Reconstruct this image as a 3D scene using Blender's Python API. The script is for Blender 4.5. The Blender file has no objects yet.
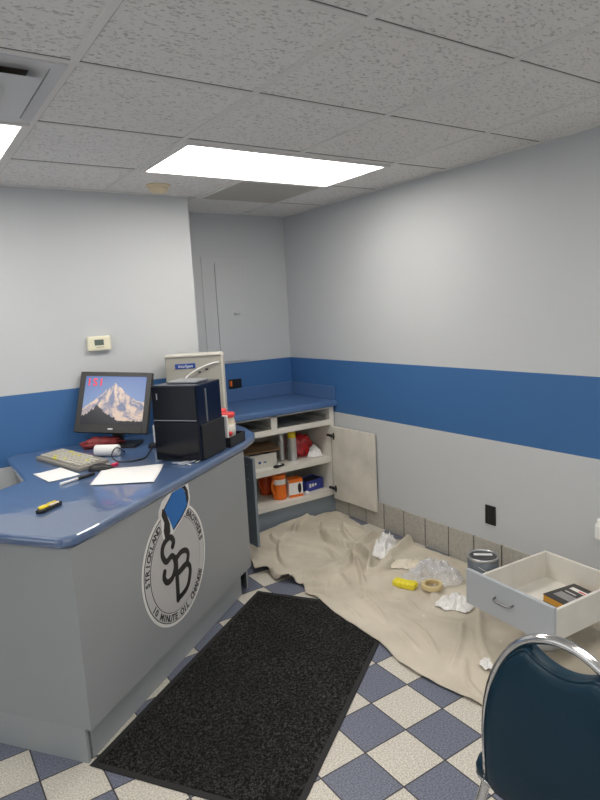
import bpy, bmesh, math, random
from math import sin, cos, pi, radians, sqrt, atan2, degrees
from mathutils import Vector, Matrix, noise

random.seed(7)
S = bpy.context.scene
COL = S.collection

# ------------------------------------------------------------------ materials
def lin(r, g, b):
    f = lambda c: (c / 12.92 if c <= .04045 else ((c + .055) / 1.055) ** 2.4)
    return (f(r / 255), f(g / 255), f(b / 255), 1)

def mat(name, col, rough=.5, metal=0., noise_scale=None, noise_amt=.1, bump=0., bump_scale=60., spec=.5, coat=0.,
        emit=None, emit_strength=1., alpha=1., trans=0., coat_rough=.05, detail=3.):
    m = bpy.data.materials.new(name); m.use_nodes = True
    nt = m.node_tree; b = nt.nodes['Principled BSDF']
    b.inputs['Base Color'].default_value = col
    b.inputs['Roughness'].default_value = rough
    b.inputs['Metallic'].default_value = metal
    b.inputs['Specular IOR Level'].default_value = spec
    b.inputs['Coat Weight'].default_value = coat
    b.inputs['Coat Roughness'].default_value = coat_rough
    b.inputs['Alpha'].default_value = alpha
    b.inputs['Transmission Weight'].default_value = trans
    if emit:
        b.inputs['Emission Color'].default_value = emit
        b.inputs['Emission Strength'].default_value = emit_strength
    tc = nt.nodes.new('ShaderNodeTexCoord')
    if noise_scale:
        n = nt.nodes.new('ShaderNodeTexNoise'); n.inputs['Scale'].default_value = noise_scale
        n.inputs['Detail'].default_value = detail
        nt.links.new(tc.outputs['Object'], n.inputs['Vector'])
        mx = nt.nodes.new('ShaderNodeMix'); mx.data_type = 'RGBA'
        lo = [c * (1 - noise_amt) for c in col[:3]] + [1]; hi = [min(1, c * (1 + noise_amt)) for c in col[:3]] + [1]
        mx.inputs['A'].default_value = lo; mx.inputs['B'].default_value = hi
        rr = nt.nodes.new('ShaderNodeMapRange'); rr.inputs['From Min'].default_value = .3; rr.inputs['From Max'].default_value = .7
        nt.links.new(n.outputs['Fac'], rr.inputs['Value'])
        nt.links.new(rr.outputs['Result'], mx.inputs['Factor'])
        nt.links.new(mx.outputs['Result'], b.inputs['Base Color'])
    if bump:
        n2 = nt.nodes.new('ShaderNodeTexNoise'); n2.inputs['Scale'].default_value = bump_scale; n2.inputs['Detail'].default_value = 4
        nt.links.new(tc.outputs['Object'], n2.inputs['Vector'])
        bp = nt.nodes.new('ShaderNodeBump'); bp.inputs['Strength'].default_value = bump; bp.inputs['Distance'].default_value = .01
        nt.links.new(n2.outputs['Fac'], bp.inputs['Height'])
        nt.links.new(bp.outputs['Normal'], b.inputs['Normal'])
    return m

def N(nt, kind, **kw):
    n = nt.nodes.new(kind)
    for k, v in kw.items(): setattr(n, k, v)
    return n

def math_node(nt, op, a, b=None):
    n = N(nt, 'ShaderNodeMath', operation=op)
    for i, v in enumerate((a, b)):
        if v is None: continue
        if isinstance(v, (int, float)): n.inputs[i].default_value = v
        else: nt.links.new(v, n.inputs[i])
    return n.outputs[0]

def mix_node(nt, fac, a, b):
    n = N(nt, 'ShaderNodeMix', data_type='RGBA')
    for nm, v in (('Factor', fac), ('A', a), ('B', b)):
        if isinstance(v, (int, float, tuple)): n.inputs[nm].default_value = v
        else: nt.links.new(v, n.inputs[nm])
    return n.outputs['Result']

WALL = (.56, .575, .585, 1)
BAND = lin(58, 104, 156)

def wall_material():
    m = mat('painted_wall', WALL, .55, bump=.06, bump_scale=180)
    nt = m.node_tree; b = nt.nodes['Principled BSDF']
    g = N(nt, 'ShaderNodeNewGeometry'); sx = N(nt, 'ShaderNodeSeparateXYZ')
    nt.links.new(g.outputs['Position'], sx.inputs[0])
    z = sx.outputs['Z']
    lo = math_node(nt, 'GREATER_THAN', z, .8055); hi = math_node(nt, 'LESS_THAN', z, 1.2115)
    f = math_node(nt, 'MULTIPLY', lo, hi)
    n = N(nt, 'ShaderNodeTexNoise'); n.inputs['Scale'].default_value = 2.2
    nt.links.new(g.outputs['Position'], n.inputs['Vector'])
    w = mix_node(nt, n.outputs['Fac'], (.52, .535, .545, 1), (.56, .575, .585, 1))
    nt.links.new(mix_node(nt, f, w, BAND), b.inputs['Base Color'])
    return m

def floor_material(fx, fy, T):
    m = mat('checker_floor_tile', (.7, .7, .7, 1), .42)
    nt = m.node_tree; b = nt.nodes['Principled BSDF']
    g = N(nt, 'ShaderNodeNewGeometry'); sx = N(nt, 'ShaderNodeSeparateXYZ')
    nt.links.new(g.outputs['Position'], sx.inputs[0])
    u = math_node(nt, 'DIVIDE', math_node(nt, 'SUBTRACT', sx.outputs['X'], fx - 100 * T), T)
    v = math_node(nt, 'DIVIDE', math_node(nt, 'SUBTRACT', sx.outputs['Y'], fy - 100 * T), T)
    iu, iv = math_node(nt, 'FLOOR', u), math_node(nt, 'FLOOR', v)
    par = math_node(nt, 'MODULO', math_node(nt, 'ADD', iu, iv), 2.)
    fu, fv = math_node(nt, 'FRACT', u), math_node(nt, 'FRACT', v)
    du = math_node(nt, 'MINIMUM', fu, math_node(nt, 'SUBTRACT', 1., fu))
    dv = math_node(nt, 'MINIMUM', fv, math_node(nt, 'SUBTRACT', 1., fv))
    d = math_node(nt, 'MINIMUM', du, dv)
    grout = math_node(nt, 'LESS_THAN', d, .013)
    n = N(nt, 'ShaderNodeTexNoise'); n.inputs['Scale'].default_value = 170; n.inputs['Detail'].default_value = 2
    nt.links.new(g.outputs['Position'], n.inputs['Vector'])
    r = N(nt, 'ShaderNodeMapRange'); r.inputs['From Min'].default_value = .34; r.inputs['From Max'].default_value = .66
    nt.links.new(n.outputs['Fac'], r.inputs['Value'])
    white = mix_node(nt, r.outputs[0], (.44, .405, .34, 1), (.76, .72, .64, 1))
    blue = mix_node(nt, r.outputs[0], (.085, .094, .132, 1), (.21, .228, .29, 1))
    c = mix_node(nt, par, white, blue)
    c = mix_node(nt, grout, c, (.035, .03, .03, 1))
    nt.links.new(c, b.inputs['Base Color'])
    bp = N(nt, 'ShaderNodeBump'); bp.inputs['Strength'].default_value = .5; bp.inputs['Distance'].default_value = .002
    nt.links.new(math_node(nt, 'SUBTRACT', 1., grout), bp.inputs['Height'])
    nt.links.new(bp.outputs[0], b.inputs['Normal'])
    return m

def ceiling_material():
    m = mat('fissured_ceiling_tile', (.7, .68, .66, 1), .9)
    nt = m.node_tree; b = nt.nodes['Principled BSDF']
    tc = N(nt, 'ShaderNodeTexCoord'); mp = N(nt, 'ShaderNodeMapping'); mp.inputs['Rotation'].default_value = (0, 0, .5)
    mp.inputs['Scale'].default_value = (1., 1.9, 1.)
    nt.links.new(tc.outputs['Object'], mp.inputs[0])
    n = N(nt, 'ShaderNodeTexNoise'); n.inputs['Scale'].default_value = 62; n.inputs['Detail'].default_value = 1.5; n.inputs['Distortion'].default_value = .6
    nt.links.new(mp.outputs[0], n.inputs['Vector'])
    r = N(nt, 'ShaderNodeMapRange'); r.inputs['From Min'].default_value = .33; r.inputs['From Max'].default_value = .42
    nt.links.new(n.outputs['Fac'], r.inputs['Value'])
    n2 = N(nt, 'ShaderNodeTexNoise'); n2.inputs['Scale'].default_value = 1.4
    nt.links.new(tc.outputs['Object'], n2.inputs['Vector'])
    base = mix_node(nt, n2.outputs['Fac'], (.79, .765, .735, 1), (.86, .84, .81, 1))
    nt.links.new(mix_node(nt, r.outputs[0], (.56, .54, .51, 1), base), b.inputs['Base Color'])
    bp = N(nt, 'ShaderNodeBump'); bp.inputs['Strength'].default_value = .7; bp.inputs['Distance'].default_value = .004
    nt.links.new(r.outputs[0], bp.inputs['Height']); nt.links.new(bp.outputs[0], b.inputs['Normal'])
    return m

def laminate_material(name, col, coat=.25, wav=.03, ior=1.5, base_rough=.3):
    m = mat(name, col, base_rough, noise_scale=240, noise_amt=.18, coat=coat, coat_rough=.05)
    nt = m.node_tree; b = nt.nodes['Principled BSDF']
    b.inputs['Coat IOR'].default_value = ior
    tc = N(nt, 'ShaderNodeTexCoord'); n = N(nt, 'ShaderNodeTexNoise'); n.inputs['Scale'].default_value = 9; n.inputs['Detail'].default_value = 2
    mp = N(nt, 'ShaderNodeMapping'); mp.inputs['Scale'].default_value = (1., .55, 1.); mp.inputs['Rotation'].default_value = (0, 0, -.5)
    nt.links.new(tc.outputs['Object'], mp.inputs[0]); nt.links.new(mp.outputs[0], n.inputs['Vector'])
    bp = N(nt, 'ShaderNodeBump'); bp.inputs['Strength'].default_value = wav; bp.inputs['Distance'].default_value = .03
    nt.links.new(n.outputs['Fac'], bp.inputs['Height'])
    nt.links.new(bp.outputs[0], b.inputs['Normal']); nt.links.new(bp.outputs[0], b.inputs['Coat Normal'])
    return m

def cloth_material():
    m = mat('canvas', (.50, .45, .37, 1), .95, spec=.1)
    nt = m.node_tree; b = nt.nodes['Principled BSDF']
    tc = N(nt, 'ShaderNodeTexCoord')
    n = N(nt, 'ShaderNodeTexNoise'); n.inputs['Scale'].default_value = 3.; n.inputs['Detail'].default_value = 5
    nt.links.new(tc.outputs['Object'], n.inputs['Vector'])
    r = N(nt, 'ShaderNodeMapRange'); r.inputs['From Min'].default_value = .35; r.inputs['From Max'].default_value = .65
    nt.links.new(n.outputs['Fac'], r.inputs['Value'])
    c = mix_node(nt, r.outputs[0], (.50, .45, .365, 1), (.64, .58, .475, 1))
    # spatters of old paint
    n3 = N(nt, 'ShaderNodeTexNoise'); n3.inputs['Scale'].default_value = 24; n3.inputs['Detail'].default_value = 2
    nt.links.new(tc.outputs['Object'], n3.inputs['Vector'])
    c = mix_node(nt, math_node(nt, 'GREATER_THAN', n3.outputs['Fac'], .735), c, (.68, .66, .62, 1))
    nt.links.new(c, b.inputs['Base Color'])
    n2 = N(nt, 'ShaderNodeTexNoise'); n2.noise_type = 'RIDGED_MULTIFRACTAL'; n2.inputs['Scale'].default_value = 3.2; n2.inputs['Detail'].default_value = 5; n2.inputs['Roughness'].default_value = .5; n2.inputs['Distortion'].default_value = .6
    mp = N(nt, 'ShaderNodeMapping'); mp.inputs['Rotation'].default_value = (0, 0, .6); mp.inputs['Scale'].default_value = (1, .5, 1)
    nt.links.new(tc.outputs['Object'], mp.inputs[0]); nt.links.new(mp.outputs[0], n2.inputs['Vector'])
    bp = N(nt, 'ShaderNodeBump'); bp.inputs['Strength'].default_value = 1.; bp.inputs['Distance'].default_value = .03
    nt.links.new(n2.outputs['Fac'], bp.inputs['Height']); nt.links.new(bp.outputs[0], b.inputs['Normal'])
    return m

def mat_pile_material():
    m = mat('black_pile', (.01, .01, .01, 1), .95, spec=.15)
    nt = m.node_tree; b = nt.nodes['Principled BSDF']
    tc = N(nt, 'ShaderNodeTexCoord')
    n = N(nt, 'ShaderNodeTexNoise'); n.inputs['Scale'].default_value = 105; n.inputs['Detail'].default_value = 2.5; n.inputs['Distortion'].default_value = 1.2
    nt.links.new(tc.outputs['Object'], n.inputs['Vector'])
    r = N(nt, 'ShaderNodeMapRange'); r.inputs['From Min'].default_value = .46; r.inputs['From Max'].default_value = .72
    nt.links.new(n.outputs['Fac'], r.inputs['Value'])
    n2 = N(nt, 'ShaderNodeTexNoise'); n2.inputs['Scale'].default_value = 3.5
    nt.links.new(tc.outputs['Object'], n2.inputs['Vector'])
    f = math_node(nt, 'MULTIPLY', r.outputs[0], math_node(nt, 'ADD', n2.outputs['Fac'], .35))
    nt.links.new(mix_node(nt, f, (.006, .006, .006, 1), (.085, .083, .078, 1)), b.inputs['Base Color'])
    bp = N(nt, 'ShaderNodeBump'); bp.inputs['Strength'].default_value = 1.; bp.inputs['Distance'].default_value = .006
    nt.links.new(n.outputs['Fac'], bp.inputs['Height']); nt.links.new(bp.outputs[0], b.inputs['Normal'])
    return m

def perforated_material():
    m = mat('perforated_metal', (.4, .38, .35, 1), .6)
    nt = m.node_tree; b = nt.nodes['Principled BSDF']
    g = N(nt, 'ShaderNodeNewGeometry'); sx = N(nt, 'ShaderNodeSeparateXYZ'); nt.links.new(g.outputs['Position'], sx.inputs[0])
    fu = math_node(nt, 'FRACT', math_node(nt, 'MULTIPLY', sx.outputs['X'], 78.))
    fv = math_node(nt, 'FRACT', math_node(nt, 'MULTIPLY', sx.outputs['Y'], 78.))
    a = math_node(nt, 'MULTIPLY', math_node(nt, 'LESS_THAN', fu, .6), math_node(nt, 'LESS_THAN', fv, .6))
    nt.links.new(mix_node(nt, a, (.60, .575, .52, 1), (.24, .225, .20, 1)), b.inputs['Base Color'])
    return m

def lens_material():
    m = mat('lit_lens', (.9, .9, .9, 1), .5)
    nt = m.node_tree; b = nt.nodes['Principled BSDF']
    b.inputs['Emission Color'].default_value = (1., .955, .895, 1)
    b.inputs['Emission Strength'].default_value = LENS
    return m

LENS = 12.5
M = {}
M['wall'] = wall_material()
M['floor'] = floor_material(1.6429, 1.7661, .2)
M['ceiling'] = ceiling_material()
M['grid'] = mat('grid_paint', (.76, .74, .71, 1), .6)
M['gap_shade'] = mat('gap_shade', (.16, .15, .14, 1), .9)  # dark colour painted for the shadow line at the tile edges
M['cove'] = mat('cove_tile', (.43, .41, .365, 1), .55, noise_scale=90, noise_amt=.16, bump=.1, bump_scale=150)
M['grout'] = mat('dark_grout', (.07, .065, .06, 1), .9)
M['counter'] = laminate_material('desk_laminate', lin(78, 102, 140), coat=1., wav=.09, ior=2.0)
M['worktop'] = laminate_material('worktop_laminate', lin(78, 108, 152), coat=.1, wav=.01)
M['panel'] = mat('grey_panel', (.33, .342, .345, 1), .42, noise_scale=1.5, noise_amt=.05)
M['kick'] = mat('kick_grey', (.35, .37, .375, 1), .42, noise_scale=2, noise_amt=.06)
M['cabinet_grey'] = mat('cabinet_grey', (.21, .245, .28, 1), .45, noise_scale=2, noise_amt=.06)
M['drawer_grey'] = mat('drawer_grey', (.46, .485, .51, 1), .4, noise_scale=2, noise_amt=.04)
M['melamine'] = mat('white_melamine', (.70, .675, .61, 1), .45, noise_scale=6, noise_amt=.07)
M['melamine_worn'] = mat('worn_melamine', (.66, .625, .55, 1), .5, noise_scale=5, noise_amt=.14, detail=6)
M['cloth'] = cloth_material()
M['pile'] = mat_pile_material()
M['rubber'] = mat('black_rubber', (.012, .012, .012, 1), .7)
M['chrome'] = mat('chrome', (.80, .79, .77, 1), .16, 1.)
M['steel'] = mat('steel', (.55, .56, .57, 1), .3, 1.)
M['vinyl'] = mat('navy_vinyl', (.004, .026, .046, 1), .42, spec=.28, noise_scale=3, noise_amt=.12, bump=.12, bump_scale=260)
M['black'] = mat('black_plastic', (.012, .012, .013, 1), .45)
M['gloss_black'] = mat('piano_black', (.004, .005, .009, 1), .14, coat=.0, spec=.28)
M['dark_blue_gloss'] = mat('blue_black_gloss', (.006, .009, .026, 1), .22, spec=.3)
M['matte_black'] = mat('matte_black', (.016, .016, .018, 1), .6)
M['beige'] = mat('beige_plastic', (.37, .355, .305, 1), .5, noise_scale=4, noise_amt=.05)
M['beige_light'] = mat('pale_beige', (.60, .575, .51, 1), .5)
M['thermo'] = mat('ivory_plastic', (.78, .74, .56, 1), .45)
M['lcd'] = mat('lcd_glass', (.12, .15, .13, 1), .2)
M['paper'] = mat('white_paper', (.80, .79, .78, 1), .8, noise_scale=30, noise_amt=.03)
M['white'] = mat('white_plastic', (.80, .80, .78, 1), .4)
M['red'] = mat('red_plastic', (.70, .06, .06, 1), .35)
M['dark_red'] = mat('dark_red', (.22, .025, .025, 1), .6, noise_scale=25, noise_amt=.4)
M['pink'] = mat('hot_pink', (.75, .04, .12, 1), .4)
M['cream'] = mat('cream_powder', (.78, .66, .50, 1), .35, noise_scale=30, noise_amt=.2)
M['orange'] = mat('orange_plastic', (.80, .17, .012, 1), .32)
M['dark_orange'] = mat('red_orange', (.55, .07, .012, 1), .35)
M['yellow'] = mat('yellow_plastic', (.82, .62, .02, 1), .4)
M['sponge'] = mat('yellow_foam', (.80, .68, .04, 1), .75, noise_scale=60, noise_amt=.15, bump=.08, bump_scale=160)
M['tape'] = mat('masking_tape', (.66, .53, .28, 1), .7)
M['tape_side'] = mat('tape_core', (.42, .31, .14, 1), .8)
M['cardboard'] = mat('cardboard', (.22, .14, .075, 1), .85, noise_scale=12, noise_amt=.25)
M['label_blue'] = mat('label_blue', (.015, .06, .28, 1), .35)
M['blue_box'] = mat('blue_carton', (.035, .05, .30, 1), .4)
M['white_ink'] = mat('white_ink', (.85, .85, .85, 1), .5)
M['black_ink'] = mat('black_ink', (.012, .011, .012, 1), .5)
M['logo_blue'] = mat('logo_blue', (.012, .16, .50, 1), .35)
M['logo_grey'] = mat('logo_grey', (.56, .54, .525, 1), .45)
M['logo_ring'] = mat('logo_ring', (.60, .585, .57, 1), .45)
M['logo_white'] = mat('logo_white', (.86, .84, .80, 1), .45)
M['tin'] = mat('tin_plate', (.62, .63, .64, 1), .32, .85)
M['can_label'] = mat('blue_grey_label', (.11, .13, .15, 1), .4)
M['lid_tin'] = mat('can_lid', (.20, .205, .21, 1), .3, .9)
M['rag'] = mat('white_rag', (.84, .83, .81, 1), .9)
M['cream_rag'] = mat('cream_rag', (.76, .70, .58, 1), .9)
M['paint_panel'] = M['wall']
M['outlet'] = mat('black_outlet', (.008, .008, .009, 1), .35)
M['book_edge'] = mat('ochre_pages', (.55, .27, .03, 1), .7)
M['book_cover'] = mat('dark_cover', (.03, .029, .03, 1), .35)
M['orange_tag'] = mat('orange_tag', (.80, .16, .02, 1), .5)
M['detector'] = mat('aged_plastic', (.78, .66, .45, 1), .5)
M['grille'] = perforated_material()
M['lens'] = lens_material()
M['diffuser'] = mat('diffuser_paint', (.60, .60, .60, 1), .45)
M['key'] = mat('grey_key', (.50, .48, .42, 1), .6)
M['key_yellow'] = mat('yellowed_key', (.62, .58, .10, 1), .6)
M['kbd'] = mat('keyboard_body', (.24, .225, .20, 1), .55)
M['silver'] = mat('silver_trim', (.45, .46, .48, 1), .3, .7)
M['clear'] = mat('clear_film', (.90, .90, .91, 1), .15, alpha=.27, spec=.8)
M['clear_scrap'] = mat('clear_scrap', (.9, .92, .95, 1), .1, alpha=.45, spec=.9)
M['bag_red'] = mat('red_wrapper', (.48, .02, .025, 1), .3, noise_scale=22, noise_amt=.6)
M['duct_shade'] = mat('duct_shade_paint', (.09, .065, .045, 1), .7, noise_scale=8, noise_amt=.3)  # dark colour painted for the shade inside the vent duct

# ------------------------------------------------------------------ mesh helpers
def new_bm(): return bmesh.new()

def add_box(bm, c, s, rz=0., R=None, bevel=0.):
    """box with centre c and full size s"""
    t = bmesh.new(); bmesh.ops.create_cube(t, size=1)
    for v in t.verts: v.co = Vector((v.co.x * s[0], v.co.y * s[1], v.co.z * s[2]))
    if bevel: bmesh.ops.bevel(t, geom=t.edges[:], offset=min(bevel, min(s) * .45), segments=2, affect='EDGES', profile=.6)
    Mx = Matrix.Translation(Vector(c)) @ (R.to_4x4() if R is not None else Matrix.Rotation(rz, 4, 'Z'))
    merge(bm, t, Mx)
    return bm

def merge(bm, t, Mx=None):
    if Mx is not None: bmesh.ops.transform(t, matrix=Mx, verts=t.verts)
    vm = {v: bm.verts.new(v.co) for v in t.verts}
    for f in t.faces:
        try:
            nf = bm.faces.new([vm[v] for v in f.verts]); nf.smooth = f.smooth
        except ValueError: pass
    t.free()

def add_prism(bm, poly, z0, z1, bevel=0., seg=2):
    """closed polygon extruded between z0 and z1 (top edges rounded when bevel > 0)"""
    t = bmesh.new()
    vs = [t.verts.new((p[0], p[1], z0)) for p in poly]
    f = t.faces.new(vs); f.normal_update()
    if f.normal.z > 0: f.normal_flip()
    r = bmesh.ops.extrude_face_region(t, geom=[f])
    for g in r['geom']:
        if isinstance(g, bmesh.types.BMVert): g.co.z = z1
    bmesh.ops.recalc_face_normals(t, faces=t.faces)
    if bevel:
        ed = [e for e in t.edges if abs(e.verts[0].co.z - e.verts[1].co.z) < 1e-6]
        bmesh.ops.bevel(t, geom=ed, offset=bevel, segments=seg, affect='EDGES', profile=.5)
    merge(bm, t)
    return bm

def add_tube(bm, pts, r, seg=10, closed=False, radii=None, cap=True):
    pts = [Vector(p) for p in pts]; n = len(pts)
    rings = []; prev = None
    for i, p in enumerate(pts):
        if closed: d = pts[(i + 1) % n] - pts[i - 1]
        else: d = pts[min(i + 1, n - 1)] - pts[max(i - 1, 0)]
        d.normalize()
        if prev is None:
            a = Vector((0, 0, 1)) if abs(d.z) < .9 else Vector((1, 0, 0))
            x = d.cross(a).normalized()
        else:
            x = prev - d * prev.dot(d)
            if x.length < 1e-6: x = d.orthogonal()
            x.normalize()
        prev = x; y = d.cross(x)
        rr = radii[i] if radii else r
        rings.append([bm.verts.new(p + (x * cos(2 * pi * k / seg) + y * sin(2 * pi * k / seg)) * rr) for k in range(seg)])
    m = n if closed else n - 1
    for i in range(m):
        A, B = rings[i], rings[(i + 1) % n]
        for k in range(seg):
            f = bm.faces.new((A[k], A[(k + 1) % seg], B[(k + 1) % seg], B[k])); f.smooth = True
    if cap and not closed:
        bm.faces.new(rings[0][::-1]); bm.faces.new(rings[-1])
    return bm

def add_lathe(bm, prof, c=(0, 0, 0), seg=28, smooth=True):
    """prof: list of (radius, z); zero radius closes it"""
    rings = []
    for r, z in prof:
        if r <= 1e-6: rings.append([bm.verts.new((c[0], c[1], c[2] + z))])
        else: rings.append([bm.verts.new((c[0] + r * cos(2 * pi * k / seg), c[1] + r * sin(2 * pi * k / seg), c[2] + z)) for k in range(seg)])
    for A, B in zip(rings, rings[1:]):
        for k in range(seg):
            k2 = (k + 1) % seg
            if len(A) == 1 and len(B) == 1: continue
            if len(A) == 1: f = bm.faces.new((A[0], B[k2], B[k]))
            elif len(B) == 1: f = bm.faces.new((A[k], A[k2], B[0]))
            else: f = bm.faces.new((A[k], A[k2], B[k2], B[k]))
            f.smooth = smooth
    return bm

def smoothline(pts, k=6, closed=False):
    """Catmull-Rom through pts"""
    P = [Vector(p) for p in pts]; n = len(P); out = []
    m = n if closed else n - 1
    for i in range(m):
        p0 = P[i - 1] if (closed or i > 0) else P[0]
        p1 = P[i]; p2 = P[(i + 1) % n]
        p3 = P[(i + 2) % n] if (closed or i + 2 < n) else P[-1]
        for j in range(k):
            t = j / k
            out.append(.5 * ((2 * p1) + (p2 - p0) * t + (2 * p0 - 5 * p1 + 4 * p2 - p3) * t * t + (3 * p1 - p0 - 3 * p2 + p3) * t ** 3))
    if not closed: out.append(P[-1])
    return out

def obj(name, bm, m, parent=None, smooth=None, recalc=True):
    if recalc: bmesh.ops.recalc_face_normals(bm, faces=bm.faces)
    me = bpy.data.meshes.new(name); bm.to_mesh(me); bm.free()
    for mm in (m if isinstance(m, (list, tuple)) else [m]): me.materials.append(mm)
    if smooth is not None:
        for p in me.polygons: p.use_smooth = smooth
    o = bpy.data.objects.new(name, me); COL.objects.link(o)
    if parent is not None: o.parent = parent
    return o

def tag(o, label, cat, group=None, kind=None):
    o['label'] = label; o['category'] = cat
    if group: o['group'] = group
    if kind: o['kind'] = kind
    return o

def thing(name, label, cat, loc=(0, 0, 0), rz=0., group=None):
    o = bpy.data.objects.new(name, None); COL.objects.link(o)
    o.location = loc; o.rotation_euler = (0, 0, rz); o.empty_display_size = .05
    return tag(o, label, cat, group)

def struct(name, bm, m, parent=None):
    o = obj(name, bm, m, parent); o['kind'] = 'structure'; return o

def text_mesh(s, size, depth=.0006, shear=0., bold=0.):
    """returns (bmesh of the text in its own XY plane, advance width)"""
    c = bpy.data.curves.new('lettering', 'FONT'); c.body = s; c.size = size; c.extrude = depth; c.shear = shear; c.offset = bold
    c.resolution_u = 3
    o = bpy.data.objects.new('lettering', c); COL.objects.link(o)
    bpy.context.view_layer.update()
    dg = bpy.context.evaluated_depsgraph_get()
    me = bpy.data.meshes.new_from_object(o.evaluated_get(dg))
    bm = bmesh.new(); bm.from_mesh(me)
    bpy.data.objects.remove(o); bpy.data.curves.remove(c); bpy.data.meshes.remove(me)
    xs = [v.co.x for v in bm.verts]
    return bm, (min(xs), max(xs)) if xs else (0, size * .3)

def box_obj(name, c, s, m, parent=None, rz=0., bevel=0.):
    return obj(name, add_box(new_bm(), c, s, rz, bevel=bevel), m, parent)

# ------------------------------------------------------------------ dimensions
W, D, L, CZ = 2.797, 4.322, 3.7525, 2.365       # right wall x, alcove back y, thermostat wall y, ceiling z
LE = 1.7014                                      # where the thermostat wall ends
X0, Y0 = -2.3, -2.1
GX, GY, GM = .5503, 1.941, .6116

# ------------------------------------------------------------------ setting
struct('floor', add_box(new_bm(), ((X0 + W) / 2, (Y0 + D) / 2, -.05), (W - X0 + .3, D - Y0 + .3, .1)), M['floor'])
ceil = struct('ceiling', add_box(new_bm(), ((X0 + W) / 2, (Y0 + D) / 2, CZ + .05), (W - X0 + .3, D - Y0 + .3, .1)), M['ceiling'])
g = new_bm()
i = -6
for i in range(-5, 5):
    x = GX + i * GM
    if X0 < x < W: add_box(g, (x, (Y0 + D) / 2, CZ - .002), (.024, D - Y0, .006))
for j in range(-7, 5):
    y = GY + j * GM
    if Y0 < y < D: add_box(g, ((X0 + W) / 2, y, CZ - .0022), (W - X0, .024, .006))
# wall angle along the right wall
add_box(g, (W - .011, (Y0 + D) / 2, CZ - .003), (.022, D - Y0, .006))
add_box(g, ((X0 + LE) / 2, L - .011, CZ - .003), (LE - X0, .022, .006))
gs = new_bm()  # dark strips painted as a shadow line along one side of each tee
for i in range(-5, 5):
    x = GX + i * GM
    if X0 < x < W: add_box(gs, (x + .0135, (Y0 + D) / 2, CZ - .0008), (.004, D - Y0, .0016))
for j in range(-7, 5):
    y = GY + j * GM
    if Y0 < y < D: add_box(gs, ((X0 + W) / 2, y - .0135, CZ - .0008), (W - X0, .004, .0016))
struct('ceiling_grid', g, M['grid'], ceil)
struct('grid_gap_shade', gs, M['gap_shade'], ceil)
struct('wall_right', add_box(new_bm(), (W + .05, (Y0 + D) / 2, CZ / 2), (.1, D - Y0 + .2, CZ)), M['wall'])
struct('wall_back', add_box(new_bm(), ((X0 + LE) / 2, (L + D + .1) / 2, CZ / 2), (LE - X0, D + .1 - L, CZ)), M['wall'])
struct('wall_alcove', add_box(new_bm(), ((LE + W) / 2, D + .05, CZ / 2), (W - LE, .1, CZ)), M['wall'])
def wall_with_opening(name, axis, at, a0, a1, o0, o1, z0, z1):
    b = new_bm()
    def piece(u0, u1, w0, w1):
        c, sz = ((u0 + u1) / 2, (w0 + w1) / 2), (u1 - u0, w1 - w0)
        if axis == 'x': add_box(b, (at, c[0], c[1]), (.1, sz[0], sz[1]))
        else: add_box(b, (c[0], at, c[1]), (sz[0], .1, sz[1]))
    piece(a0, o0, 0, CZ); piece(o1, a1, 0, CZ); piece(o0, o1, 0, z0); piece(o0, o1, z1, CZ)
    struct(name, b, M['wall'])
    f = new_bm()
    for k in range(4):
        u = o0 + (o1 - o0) * k / 3
        if axis == 'x': add_box(f, (at, u, (z0 + z1) / 2), (.06, .05, z1 - z0))
        else: add_box(f, (u, at, (z0 + z1) / 2), (.05, .06, z1 - z0))
    for z in (z0 + .025, z1 - .025):
        if axis == 'x': add_box(f, (at, (o0 + o1) / 2, z), (.06, o1 - o0, .05))
        else: add_box(f, ((o0 + o1) / 2, at, z), (o1 - o0, .06, .05))
    return f
f = wall_with_opening('wall_left', 'x', X0 - .05, Y0 - .1, D + .1, -1.2, 2.6, .25, 2.1)
struct('added_window_1', f, M['silver'])  # window added out of view, lets in daylight to brighten the ceiling
f = wall_with_opening('wall_front', 'y', Y0 - .05, X0, W, -1.9, 1.6, .25, 2.1)
struct('added_window_2', f, M['silver'])  # second added window, unseen behind the camera, for more daylight
# tiled cove along the right wall
b = new_bm(); gr = new_bm()
y = 3.1854 + 3 * .2036
while y > -1.9:
    add_box(b, (W - .006, y - .1018, .098), (.012, .2036 - .008, .194), bevel=.003)
    y -= .2036
bb = struct('baseboard_right', b, M['cove'])
struct('cove_grout', add_box(gr, (W - .0035, (3.796 - 1.9) / 2, .096), (.007, 3.796 + 1.9, .192)), M['grout'], bb)

# ------------------------------------------------------------------ ceiling things
def fixture(cx, cy, label):
    t = thing('ceiling_light', label, 'ceiling light', (cx, cy, CZ - .003), 0, 'recessed fluorescent ceiling lights')
    w, d = 2 * GM - .024, GM - .024
    f = new_bm()
    for sx in (-1, 1): add_box(f, (sx * (w / 2 - .012), 0, -.006), (.024, d, .014))
    for sy in (-1, 1): add_box(f, (0, sy * (d / 2 - .012), -.006), (w - .048, .024, .014))
    obj('light_frame', f, M['grid'], t)
    l = new_bm(); add_box(l, (0, 0, -.004), (w - .048, d - .048, .006))
    obj('lens', l, M['lens'], t)
    return t
RY = GY + 1.5 * GM
fixture(GX + 2 * GM, RY, 'lit fluorescent ceiling light panel over the blue back counter')
fixture(GX - GM, RY, 'lit fluorescent ceiling light panel cut off by the left edge beside the air vent')
fixture(GX + 2 * GM, RY - 4 * GM, 'added fluorescent ceiling light panel over the chair, unseen behind the viewer')  # panel added out of view for more even room light
fixture(GX - GM, RY - 4 * GM, 'added fluorescent ceiling light panel, unseen behind the viewer on the left')  # another added panel behind the camera to even out the lighting

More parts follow.
